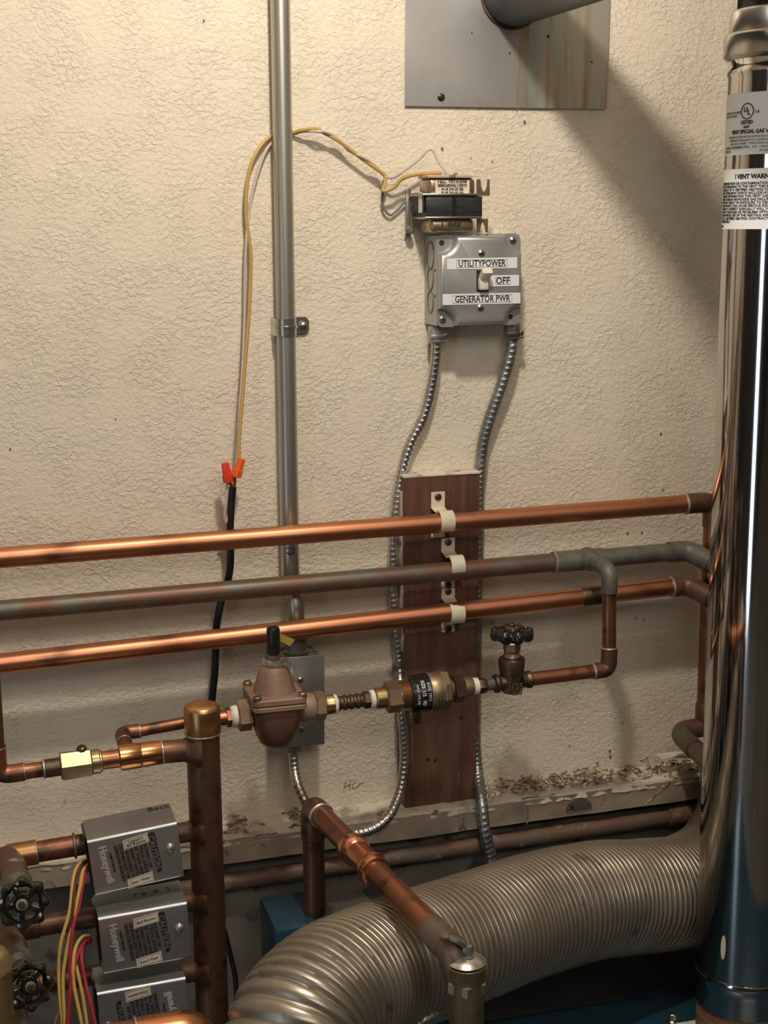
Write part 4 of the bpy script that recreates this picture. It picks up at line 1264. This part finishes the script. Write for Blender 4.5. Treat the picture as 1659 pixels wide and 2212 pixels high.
armored('armoured_cable', 'grey ribbed steel cable from the switch box down behind the right edge of the board',
        [(1108, 722, .022), (1103, 765, .022), (1086, 825, .020), (1063, 890, .016), (1045, 950, .012), (1038, 1010, .009), (1034, 1060, .0085), (1033, 1120, .0085), (1031, 1250, .0085), (1028, 1400, .0085), (1026, 1520, .0085), (1026, 1600, .0095), (1031, 1665, .018), (1040, 1730, .054), (1047, 1790, .067), (1060, 1850, .069), (1072, 1910, .069)], .0074, pitch=.0066, m=mat('grey_armour', (.40, .41, .40), .9, .38, c2=(.28, .29, .28), scale=60))
armored('armoured_cable', 'short ribbed steel cable end under the duct at the bottom edge', [(880, 2222, .42), (920, 2202, .42), (950, 2188, .40), (990, 2178, .38)], .0078, pitch=.006, m=CABLEM)
# clip
cl = thing('cable_clip', 'small steel clip holding the left armoured cable beside the board', 'clip', at(866, 1446, 0))
pq(847, 1430, 873, 1450, .019, .0015, STEEL_D, 'clip_band', cl, bev=.0006)
c = at(874, 1440, .019); b = B().prism(rr_poly(.0065, .0055, .004), c + V((.001, 0, 0)), UX, UZ, NY, .0, .0015); finish('clip_tab', b, STEEL_D, cl)
screw('screw', c + V((.002, -.002, 0)), NY, .0022, cl, m=STEEL_D)
pq(853, 1431, 864, 1440, .0207, .0002, SOLDER, 'clip_stamp', cl)

# ------------------------------------------------------------------ low voltage wires
def wire(lab, pts, r, m, grp='low voltage wires on the wall', n=8):
    return tag(finish('wire', B().sweep(catmull([at(*p) for p in pts], n), r, 10), m), lab, 'wire', grp)
wy = [(517, 1012, .032), (516, 960, .030), (522, 880, .024), (529, 790, .018), (537, 690, .014), (541, 600, .012), (541, 540, .012), (533, 480, .012), (532, 420, .012), (541, 360, .012), (560, 320, .010), (583, 296, .006), (607, 289, .0035),
      (632, 287, .006), (655, 281, .014), (682, 278, .018), (700, 287, .017), (730, 303, .018), (755, 322, .018), (785, 345, .018), (815, 366, .018), (830, 378, .018), (832, 395, .019), (828, 412, .020), (850, 405, .022), (870, 385, .026), (905, 376, .034), (935, 374, .040), (955, 374, .041)]
wire('ochre yellow wire arching over the conduit from transformer to orange wire nut', wy, .0021, OCHRE)
ww = [(512, 1010, .031), (514, 960, .028), (518, 880, .022), (524, 790, .016), (528, 690, .012), (529, 600, .011), (532, 520, .012), (541, 440, .012), (555, 380, .012), (572, 330, .010), (588, 308, .006), (607, 295, .0035),
      (632, 290, .005), (655, 284, .011), (684, 284, .021), (705, 286, .021), (730, 300, .015), (755, 326, .015), (785, 340, .021), (815, 362, .015), (828, 378, .016), (845, 384, .022), (865, 374, .026), (900, 348, .030), (930, 322, .032), (948, 350, .036), (968, 375, .041)]
wire('pale grey white wire twisted along the ochre one, peaking above the transformer', ww, .0016, WHITEW)
wire('thin grey wire loop sagging left of the transformer', [(828, 390, .012), (826, 420, .010), (828, 448, .008), (842, 464, .006), (856, 456, .006), (876, 435, .008), (893, 424, .012)], .0014, INKG)
def wire_nut(lab, top_, bot, r, m, h):
    A_, B_ = at(top_[0], top_[1], h), at(bot[0], bot[1], h); d_ = (B_ - A_).normalized(); L_ = (B_ - A_).length
    b = B(); prof = [(0, r * .55), (L_ * .05, r * .72), (L_ * .6, r * .82), (L_ * .62, r * .95), (L_ * .95, r * 1.02), (L_, r * .98)]
    P0_ = A_; u_, v_ = frame(d_); rings = []
    for t_, rr_ in prof:
        rings.append([P0_ + d_ * t_ + (u_ * cos(a) + v_ * sin(a)) * rr_ * (1 + .07 * cos(8 * a)) for a in [2 * pi * k / 48 for k in range(48)]])
    b.rings(rings)
    return tag(finish('wire_nut', b, m), lab, 'wire nut', 'twist-on wire nuts')
wire_nut('red twist-on wire nut, left one of the pair', (486, 999), (494, 1041), .0056, REDN, .036)
wire_nut('orange twist-on wire nut, right one of the pair', (523, 990), (509, 1030), .0056, ORANGEN, .036)
wire('grey wire tail looping below the red wire nut', [(494, 1038, .034), (489, 1058, .034), (489, 1085, .034), (485, 1115, .032), (488, 1128, .03), (493, 1110, .03), (496, 1075, .032)], .0015, WHITEW)
wire('short copper wire tail below the orange wire nut', [(508, 1028, .036), (507, 1045, .036), (503, 1056, .034), (499, 1048, .034), (495, 1040, .035)], .0016, COPPER_B)
bcab = B().sweep(catmull([at(*p) for p in [(503, 1052, .034), (500, 1085, .032), (497, 1140, .027), (498, 1200, .024), (494, 1245, .022), (478, 1300, .020), (468, 1350, .018), (466, 1400, .018), (464, 1450, .018), (459, 1500, .018), (450, 1600, .018), (455, 1700, .03), (470, 1800, .06)]], 8), .0043, 14)
tag(finish('black_cable', bcab, BLACK), 'black cable hanging from the wire nuts down behind the copper pipes', 'cable')
b = B().sweep(catmull([at(*p) for p in [(485, 2010, .10), (497, 2060, .10), (508, 2110, .10), (512, 2180, .10)]], 6), .003, 10)
tag(finish('dark_cable', b, BLACK), 'thin dark cable between the manifold and the duct', 'cable')

# ------------------------------------------------------------------ small lower box behind the reducing valve
root = thing('junction_box', 'narrow steel junction box with plain cover behind the reducing valve', 'junction box', at(640, 1610, 0))
TLb, U, W = uvframe([(590, 1422), (700, 1413), (700, 1607), (590, 1617)], .048)
u = U.normalized(); cB = TLb + U / 2 + W / 2
b = B().box((cB.x, -.024, cB.z), (U.length - .004, .047, W.length - .004), bev=.003)
finish('box', b, STEEL_D, root)
b = B().box((cB.x, -.0485, cB.z), (U.length, .0025, W.length), (u, V((0, 1, 0)), u.cross(V((0, 1, 0)))), bev=.001)
finish('cover_plate', b, STEEL_Z, root)
screw('screw', at(649, 1469, .0497), NY, .0035, root); screw('screw', at(651, 1576, .0497), NY, .0035, root)
P_ = V((at(640, 1405, .030).x, -.030, cB.z + W.length / 2))
b = B().lathe(P_ - UZ * .003, UZ, [(0, .013), (.003, .0145), (.005, .0145), (.006, .0125), (.024, .0125), (.025, .011)], 20)
finish('conduit_connector', b, STEEL_D, root)
screw('connector_screw', P_ + V((.004, -.0125, .016)), NY, .003, root, m=STEEL_D)
P_ = at(634, 1612, .030); P_.z = cB.z - W.length / 2
b = B().lathe(P_ + UZ * .002, -UZ, [(0, .0105), (.003, .0105), (.004, .0095), (.012, .0095), (.014, .008)], 18)
finish('cable_connector', b, STEEL_D, root)

# ------------------------------------------------------------------ galvanised plate and vent pipe
PM = plate_mat()
hp = .004
TLp, TRp, BRp, BLp = at(878, -190, hp), at(1326, -190, hp), at(1310, 236, hp), at(875, 229, hp)
root = thing('vent_plate', 'square galvanised sheet with rust streaks around the vent pipe on the wall', 'plate', (BLp + BRp) / 2)
cv = at(1106, -12, hp); rv = pr(1106, -12, hp, 68)
# plate with a round hole: outer square ring to inner circle
nseg = 64
def sqp(a):
    # point of quad boundary in direction a from cv
    best = None
    Q = [TLp, TRp, BRp, BLp]; dx, dz = cos(a), sin(a)
    for i in range(4):
        p, q = Q[i], Q[(i + 1) % 4]; ex, ez = q.x - p.x, q.z - p.z
        den = dx * ez - dz * ex
        if abs(den) < 1e-9: continue
        t = ((p.x - cv.x) * ez - (p.z - cv.z) * ex) / den; s = ((p.x - cv.x) * dz - (p.z - cv.z) * dx) / den
        if t > 0 and -1e-6 <= s <= 1 + 1e-6: best = V((cv.x + dx * t, -hp, cv.z + dz * t))
    return best
angs = sorted([2 * pi * k / nseg for k in range(nseg)] + [math.atan2(q.z - cv.z, q.x - cv.x) % (2 * pi) for q in (TLp, TRp, BRp, BLp)])
outer = [sqp(a) for a in angs]; inner = [V((cv.x + rv * 1.02 * cos(a), -hp, cv.z + rv * 1.02 * sin(a))) for a in angs]
back = V((0, .0012, 0))
b = B(); k = len(angs)
b.add(outer + inner + [p + back for p in outer] + [p + back for p in inner],
      [[i, (i + 1) % k, k + (i + 1) % k, k + i] for i in range(k)] + [[2 * k + i, 3 * k + i, 3 * k + (i + 1) % k, 2 * k + (i + 1) % k] for i in range(k)] +
      [[i, 2 * k + i, 2 * k + (i + 1) % k, (i + 1) % k] for i in range(k)] + [[k + i, k + (i + 1) % k, 3 * k + (i + 1) % k, 3 * k + i] for i in range(k)])
o = finish('sheet', b, PM, root, smooth=False)
screw('screw', at(953, 210, hp + .0005), NY, .0042, root, m=BLACK)
for x, y, r in ((1184, 79, 3.2), (1101, 115, 2.2), (1278, 134, 2), (1019, 71, 1.6)):
    finish('nail_hole', B().lathe(at(x, y, hp), NY, [(-.0003, pr(x, y, 0, r)), (.0006, pr(x, y, 0, r))], 8), INK, root)
b = B().sweep([at(1117, 236, hp + .0002), at(1115, 175, hp + .0002)], .0006, 6); finish('crease', b, STEEL_D, root)
vt = thing('vent_pipe', 'dark galvanised vent pipe coming out of the square wall plate', 'pipe', cv)
vdv = (V((0, -1, 0)) + V((.05, 0, -.0))).normalized()
b = B()
b.lathe(V((cv.x, -.001, cv.z)), vdv, [(0, rv), (.30, rv), (.301, rv * 1.03), (.31, rv * 1.03), (.311, rv), (.5, rv)], 48)
finish('pipe', b, VENTM, vt)
finish('sealant', B().sweep([V((cv.x + rv * 1.01 * cos(a), -hp - .001 - .001 * sin(5 * a), cv.z + rv * 1.02 * sin(a))) for a in [2 * pi * q / 60 for q in range(60)]], .0022, 8, closed=True), BRASS_K, vt)

# ------------------------------------------------------------------ polished flue
HF2 = .28
Fb = at(1606, 2133, HF2)
rf = pr(1606, 2133, HF2, 104)
Ft = V((Fb.x, Fb.y, Fb.z + 1.4))
def fz(py):
    """height seen at row py on the flue's left flank"""
    lo, hi = Fb.z - .2, Fb.z + 1.5
    for _ in range(40):
        m_ = (lo + hi) / 2; q = M3.transposed() @ (V((Fb.x - rf, Fb.y, m_)) - CAM); y = 1106 - F * q.y / -q.z
        if y > py: lo = m_
        else: hi = m_
    return lo
fl = thing('flue_pipe', 'polished steel vent flue standing on the right edge', 'flue', V((Fb.x, Fb.y, fz(2190))))
z0 = fz(2130)
b = B()
prof = [(fz(2170), rf * .985), (fz(2130), rf * .985), (fz(2112), rf * 1.0), (fz(2108), rf * 1.025), (fz(2100), rf * 1.025), (fz(2096), rf * 1.0)]
b.lathe(V((Fb.x, Fb.y, 0)), UZ, prof, 64); finish('base_ring', b, CHROME, fl)
b = B()
b.lathe(V((Fb.x, Fb.y, 0)), UZ, [(fz(2100), rf), (fz(166), rf), (fz(160), rf * 1.025), (fz(150), rf * 1.03), (fz(143), rf), (fz(125), rf)], 96)
finish('shaft', b, CHROME, fl)
b = B().lathe(V((Fb.x, Fb.y, 0)), UZ, [(fz(128), rf * 1.02), (fz(120), rf * 1.10), (fz(77), rf * 1.10), (fz(71), rf * 1.07), (fz(68), rf * 1.02)], 64)
finish('locking_collar', b, CHROME2, fl)
b = B().lathe(V((Fb.x, Fb.y, 0)), UZ, [(fz(72), rf * 1.02), (fz(25), rf * 1.0), (fz(19), rf * .97)], 64)
finish('upper_sleeve', b, CHROME2, fl)
b = B().lathe(V((Fb.x, Fb.y, 0)), UZ, [(fz(22), rf * .95), (ZT - .001, rf * .95)], 64)
finish('upper_section', b, CHROME, fl)
# stickers wrapped round the flue; s = arc length measured from the viewer-facing line, + to the right
tov = (V((CAM.x, CAM.y, 0)) - V((Fb.x, Fb.y, 0))).normalized(); rtv = UZ.cross(tov)
if rtv.x < 0: rtv = -rtv
def wrap(zc_, s0=0.0, dr=.0):
    def f_(x, y, z):
        a = (x + s0) / rf
        return V((Fb.x, Fb.y, zc_ + y)) + (tov * cos(a) + rtv * sin(a)) * (rf + dr + z)
    return f_
def wlabel(py0, py1, s0, s1):
    z1_, z0_ = fz(py0), fz(py1); b = B(); f_ = wrap(0)
    n_ = 40; vs = []
    for i in range(n_ + 1):
        s = s0 + (s1 - s0) * i / n_
        vs += [f_(s, z0_, .0004), f_(s, z1_, .0004)]
    o_ = len(vs)
    fs = [[2 * i, 2 * i + 2, 2 * i + 3, 2 * i + 1] for i in range(n_)]
    b.add(vs, fs); return finish('label_sheet', b, PAPER, fl, ang=80), z0_, z1_
S0 = -rf * 1.62; S1 = rf * 1.2
l1, z0_, z1_ = wlabel(203, 336, S0, S1); H1 = z1_ - z0_
# the UL style roundel
def sx(px, py):
    """arc position for a column of the photograph"""
    lo, hi = -pi / 2, pi / 2
    z_ = fz(py)
    for _ in range(40):
        m_ = (lo + hi) / 2; q = M3.transposed() @ (V((Fb.x, Fb.y, z_)) + (tov * cos(m_) + rtv * sin(m_)) * rf - CAM)
        if 829.5 + F * q.x / -q.z < px: lo = m_
        else: hi = m_
    return lo * rf
su = sx(1615, 235); zq = z0_ + H1 * .70
def ft(body, size, s, z_, par, m=INK, align='CENTER', **k):
    return text('lettering', body, size, None, UX, UZ, m, par, align=align, mapf=wrap(z_, s), lift=.0007, **k)
b = B(); f_ = wrap(zq, su)
b.sweep([f_(.0072 * cos(a), .0072 * sin(a), .0006) for a in [2 * pi * q / 40 for q in range(40)]], .0005, 6, closed=True)
finish('listing_mark', b, INK, l1)
ft('U', .0068, su - .0018, zq + .0012, l1, bold=.0002); ft('L', .0068, su + .0022, zq - .0014, l1, bold=.0002)
ft('C', .0040, su - .0105, zq - .001, l1); ft('US', .0040, su + .0115, zq - .001, l1)
ft('LISTED', .0048, su, zq - .0105, l1, bold=.00015); ft('6H27', .0032, su, zq - .0148, l1, bold=.0001)
ft('VENT SPECIAL GAS VENT C', .0052, su + .008, z0_ + H1 * .37, l1, bold=.00015, xs=.9)
for i, s in enumerate(['CLEARANCE AND INSTALLATION SEE MANUFACTURER', 'MINIMUM CLEARANCE TO COMBUSTIBLES 1 INCH', 'SEE LOCAL CODES   TYPE B VENT 1 IN. MINIMUM', 'DOUBLE WALL   GAS   4 INCH 1 IN.']):
    ft(s, .0028, su + .008, z0_ + H1 * (.29 - i * .055), l1, m=INKG)
ft('WARNOCK HERSEY\nALSO USE WITH', .0032, S0 + .016, z0_ + H1 * .66, l1, m=INKG, align='LEFT')
ft('CONNECTOR ENDS\n1-800-555', .0034, S0 + .016, z0_ + H1 * .09, l1, m=INKG, align='LEFT')
ft('1-11 11\n1-1/4 IN\nIN REGARD', .0034, su + .024, z0_ + H1 * .12, l1, m=INKG)
ft('TYPICAL\nCLASS', .0036, su + .036, z0_ + H1 * .68, l1, m=INKG)
l2, z0_, z1_ = wlabel(366, 495, S0, S1); H1 = z1_ - z0_
ft('! VENT WARNING', .0060, su + .012, z0_ + H1 * .87, l2, bold=.00025)
LN = ['CONDENSATION OR CONTAMINATION MAY CAUSE THE', 'VENT CORROSION TO THE VENT THIS MATERIAL', 'ANNUALLY BY A CERTIFIED HEATING CONTRACTOR', 'VENT CORROSION WHICH INCLUDE HOLES IN THE', 'FURTHER INFORMATION THIS VENT CARRIES GAS', 'FUMES CARBON MONOXIDE GAS FAILURE OF THE', 'VENT MAY RESULT IN EXPOSURE TO DEADLY GAS', 'FUMES WHICH CAN CAUSE SERIOUS INJURY OR', 'FAILURE TO INSPECT ANNUALLY WILL VOID THIS', 'IF VENT CORRODES OR PROBLEMS WITH THE VENT', 'DISCONTINUE USE OF THE HEATING APPLIANCE', 'CALL A CERTIFIED HEATING CONTRACTOR NOW', 'IMMEDIATELY']
for i, s in enumerate(LN):
    ft(s, .0034, S0 + .012, z0_ + H1 * (.76 - i * .053), l2, align='LEFT', bold=.00006, xs=1.05)
ft('10/04', .0036, S0 + .010, z0_ + H1 * .045, l2, align='LEFT')
# small pale cream oval on the flue shaft
b = B(); f_ = wrap(fz(2022), sx(1562, 2030)); b.rings([[f_(.0028 * cos(a), .014 * sin(a), z_) for a in [2 * pi * q / 24 for q in range(24)]] for z_ in (0, .0005)])
finish('pale_oval', b, PAPERC, fl)

# ------------------------------------------------------------------ boiler
ZB = fz(2212) - .012
0 and print('ZB', ZB, [(at(*p)-V((0,0,RD0))).z for RD0 in (.0625,) for p in ((1400,1935,.18),(1200,1962,.235),(1000,2030,.305),(850,2085,.36),(710,2145,.42),(610,2215,.455))])
xl_ = at(597, 1990, .20).x
root = thing('boiler', 'dark blue enamelled boiler cabinet under the duct at the bottom', 'boiler', (0.15, -.35, 0))
b = B().box(((xl_ + .62) / 2, -.36, ZB / 2), (.62 - xl_, .60, ZB), bev=.006)
finish('cabinet', b, BLUE, root)
zh = at(680, 1972, .165).z
xh_ = at(712, 1970, .15).x
b = B().box(((xl_ + xh_) / 2, -.150, (zh + ZB) / 2), (xh_ - xl_, .085, zh - ZB), bev=.004)
finish('rear_hood', b, BLUE, root)
b = B().lathe(V((Fb.x, Fb.y, 0)), UZ, [(ZB - .001, rf * .97), (ZB + .003, rf * .95), (fz(2168), rf * .95), (fz(2160), rf * .90)], 48)
o = finish('flue_outlet', b, RUST, root); o['label'] = 'rusty brown outlet ring'
def on_z(px, py, z):
    d_ = at(px, py, 0) - CAM; return CAM + d_ * ((z - CAM.z) / d_.z)
bp = on_z(1452, 2212, ZB)
he = -on_z(1500, 2135, ZB).y
b = B().box(((xl_ + .60) / 2, -(.065 + he) / 2, ZB + .0015), (.60 - xl_ - .02, he - .065, .005), bev=.001)
o = finish('rear_top_panel', b, mat('black_blue_enamel', (.006, .010, .014), 0, .5, c2=(.012, .016, .02), scale=14), root); o['label'] = 'blackish rear part of the boiler top'
b = B().lathe(V((bp.x, bp.y, ZB)), UZ, [(0, .007), (.004, .0065), (.005, .004), (.012, .004), (.013, .003)], 6)
finish('bolt', b, SCREWM, root)
b = B().box(V((bp.x + .02, bp.y - .02, ZB + .001)), (.05, .035, .002), bev=.0005); finish('gasket_tab', b, WPAINT, root)

# ------------------------------------------------------------------ flexible duct
DP = [(650, 2500, .47), (636, 2400, .47), (632, 2300, .465), (652, 2215, .45), (722, 2143, .415), (850, 2085, .36), (1000, 2030, .305), (1100, 1992, .265), (1200, 1962, .235), (1300, 1943, .205), (1400, 1935, .180), (1480, 1922, .160), (1555, 1880, .140), (1605, 1810, .120), (1625, 1740, .105), (1630, 1660, .10)]
DPw = catmull([at(*p) for p in DP], 60)
RD = .0625
pitch = .0072
Pd = resample(DPw, pitch / 8)
acc = []
phi = 0.0
for i in range(len(Pd)):
    sq = 1 + .35 * noise.noise(V((i * pitch / 8 * 22, 1, 2))); phi += 2 * pi / 8 * .95 * sq; acc.append(phi)
def rfd(i, a):
    c_ = cos(acc[i] - a); s_ = i * pitch / 8
    fade = 1.0
    base = RD * (1 + .025 * noise.noise(V((s_ * 9, cos(a), sin(a)))) + .012 * noise.noise(V((s_ * 30, cos(a) * 2, sin(a) * 2))))
    k_ = 1 - 2 * ((1 - c_) / 2) ** 3
    return base + .0023 * k_
b = B().sweep(Pd, RD, 88, rfun=rfd)
tag(finish('flexible_duct', b, DUCTM, ang=80), 'dusty ribbed aluminium flexible duct sweeping across the bottom', 'duct')

# ------------------------------------------------------------------ drain pipe with relief valve
Ee = at(684, 1742, .165); Rb_ = V((at(680, 1975, .165).x, -.165, zh - .0002)); Ee = V((Rb_.x, -.165, Ee.z))
Ve_ = at(972, 2048, .50)
dr = thing('discharge_pipe', 'brown copper pipe slanting down over the duct to the brass vent', 'pipe', Rb_)
rdp = .0118
finish('riser', B().sweep([Rb_, Ee - UZ * .03], rdp, 24), COPPER_D, dr)
dq = (Ve_ - Ee).normalized()
finish('elbow', B().sweep(bend([Ee - UZ * .034, Ee, Ee + dq * .026], .02, 12), rdp * 1.15, 28), COPPER_D, dr)
collar(dr, Ee + dq * .026, dq, rdp * 1.14, wd=.003); collar(dr, Ee - UZ * .034, UZ, rdp * 1.10, m=COPPER_D)
finish('pipe', B().sweep([Ee + dq * .02, Ve_], rdp, 28), COPPER_B, dr)
# press coupling
def tpx(px):
    lo, hi = 0., 1.
    for _ in range(40):
        m_ = (lo + hi) / 2; q = M3.transposed() @ (Ee.lerp(Ve_, m_) - CAM)
        if 829.5 + F * q.x / -q.z < px: lo = m_
        else: hi = m_
    return (Ve_ - Ee).length * lo
t0, t1, t2, t3 = tpx(758), tpx(772), tpx(800), tpx(814)
b = B().lathe(Ee, dq, [(t0, rdp), (t0 + .001, rdp * 1.25), ((t0 + t1) / 2, rdp * 1.36), (t1, rdp * 1.25), (t1 + .002, rdp * 1.1), (t2 - .002, rdp * 1.1), (t2, rdp * 1.25), ((t2 + t3) / 2, rdp * 1.36), (t3 - .001, rdp * 1.25), (t3, rdp)], 32)
finish('press_coupling', b, mat('new_copper', (.85, .38, .22), 1, .25), dr)
te = tpx(928)
b = B().lathe(Ee, dq, [(te, rdp), (te + .002, rdp * 1.15), ((Ve_ - Ee).length, rdp * 1.18)], 28); finish('end_fitting', b, COPPER_T, dr)
rvp = at(1008, 2085, .515)
rl = pr(1008, 2085, .515, 42)
rv_ = thing('relief_vent', 'dull brass vertical vent valve with polished dome cap at bottom centre', 'valve', rvp - UZ * .12)
sv = pr(1008, 2085, .515, 1) / .91
b = B().lathe(rvp, UZ, [(-.13, rl * .90), (-sv * 66, rl * .90), (-sv * 64, rl * .93), (-sv * 58, rl * .94), (-sv * 54, rl * 1.0), (0, rl * 1.0), (sv * 3, rl * 1.05), (sv * 4, rl * 1.03), (sv * 4, rl * .9)], 40)
finish('body', b, BRASS_D, rv_)
b = B().lathe(rvp, UZ, [(-sv * 52, rl * 1.04), (-sv * 49, rl * 1.12), (-sv * 30, rl * 1.12), (-sv * 27, rl * 1.04)], 6, phase=.3); finish('hex', b, BRASS_D, rv_)
b = B().lathe(rvp, UZ, [(sv * 1, rl * .8), (sv * 8, rl * .8)], 24); finish('seat', b, BLACK, rv_)
b = B().lathe(rvp, UZ, [(sv * 8, rl * .98), (sv * 9, rl * 1.01), (sv * 14, rl * .85), (sv * 19, rl * .55), (sv * 21, rl * .25)], 36); finish('dome', b, mat('brushed_dome', (.62, .58, .52), 1, .3), rv_)
b = B().lathe(rvp, UZ, [(sv * 20, rl * .42), (sv * 22, rl * .42), (sv * 23, rl * .3)], 20)
b.box(rvp + UZ * sv * 32 + UX * .001, (rl * .50, rl * .35, sv * 22), (V((.86, -.5, 0)), V((.5, .86, 0)), UZ), bev=.0008)
finish('stem_clip', b, STEEL_D, rv_)
b = B()
lv = [at(1002, 2040, .515), at(985, 2030, .515), at(968, 2022, .51), at(955, 2024, .505)]
for p, q in zip(lv, lv[1:]): b.box((p + q) / 2, ((q - p).length * 1.15, .009, .004), ((q - p).normalized(), V((0, 1, 0)), (q - p).normalized().cross(V((0, 1, 0)))), bev=.0006)
finish('lever', b, STEEL_D, rv_)
b = B().sweep(bend([Ve_ - dq * .012, Ve_ + dq * .004, rvp - UZ * .022 + V((-.002, 0, 0))], .014), rdp * 1.17, 24); finish('side_inlet', b, COPPER_T, rv_)

# ------------------------------------------------------------------ horizontal pipe below the ledge
g = thing('low_wall_pipe', 'dusty old copper pipe running under the white ledge', 'pipe', at(700, 1868, .042))
Lg = Line((483, 1906, .0365), (1490, 1757, .0365))
Lg.part('pipe', [(300, 19), (1500, 19)], mat('dusty_copper', (.19, .105, .068), .3, .55, c2=(.15, .12, .09), scale=14, rough2=.7, metal2=.15, bump=.0004, bscale=90, c3=(.34, .28, .21), scale3=40, lo3=.6, hi3=.72), g)
Lg.part('coupling', [(1440, 20), (1442, 23), (1505, 23), (1507, 20)], MATS['dusty_copper'], g)

# ------------------------------------------------------------------ ceiling lamp bodies
o = thing('ceiling_lamp', 'porcelain lampholder above the frame', 'lamp', (L0.x, -.65, ZT))
finish('lampholder', B().lathe(V((L0.x, -.65, ZT)), -UZ, [(0, .06), (.03, .05), (.06, .03), (.07, .02)], 20), PAPER, o)
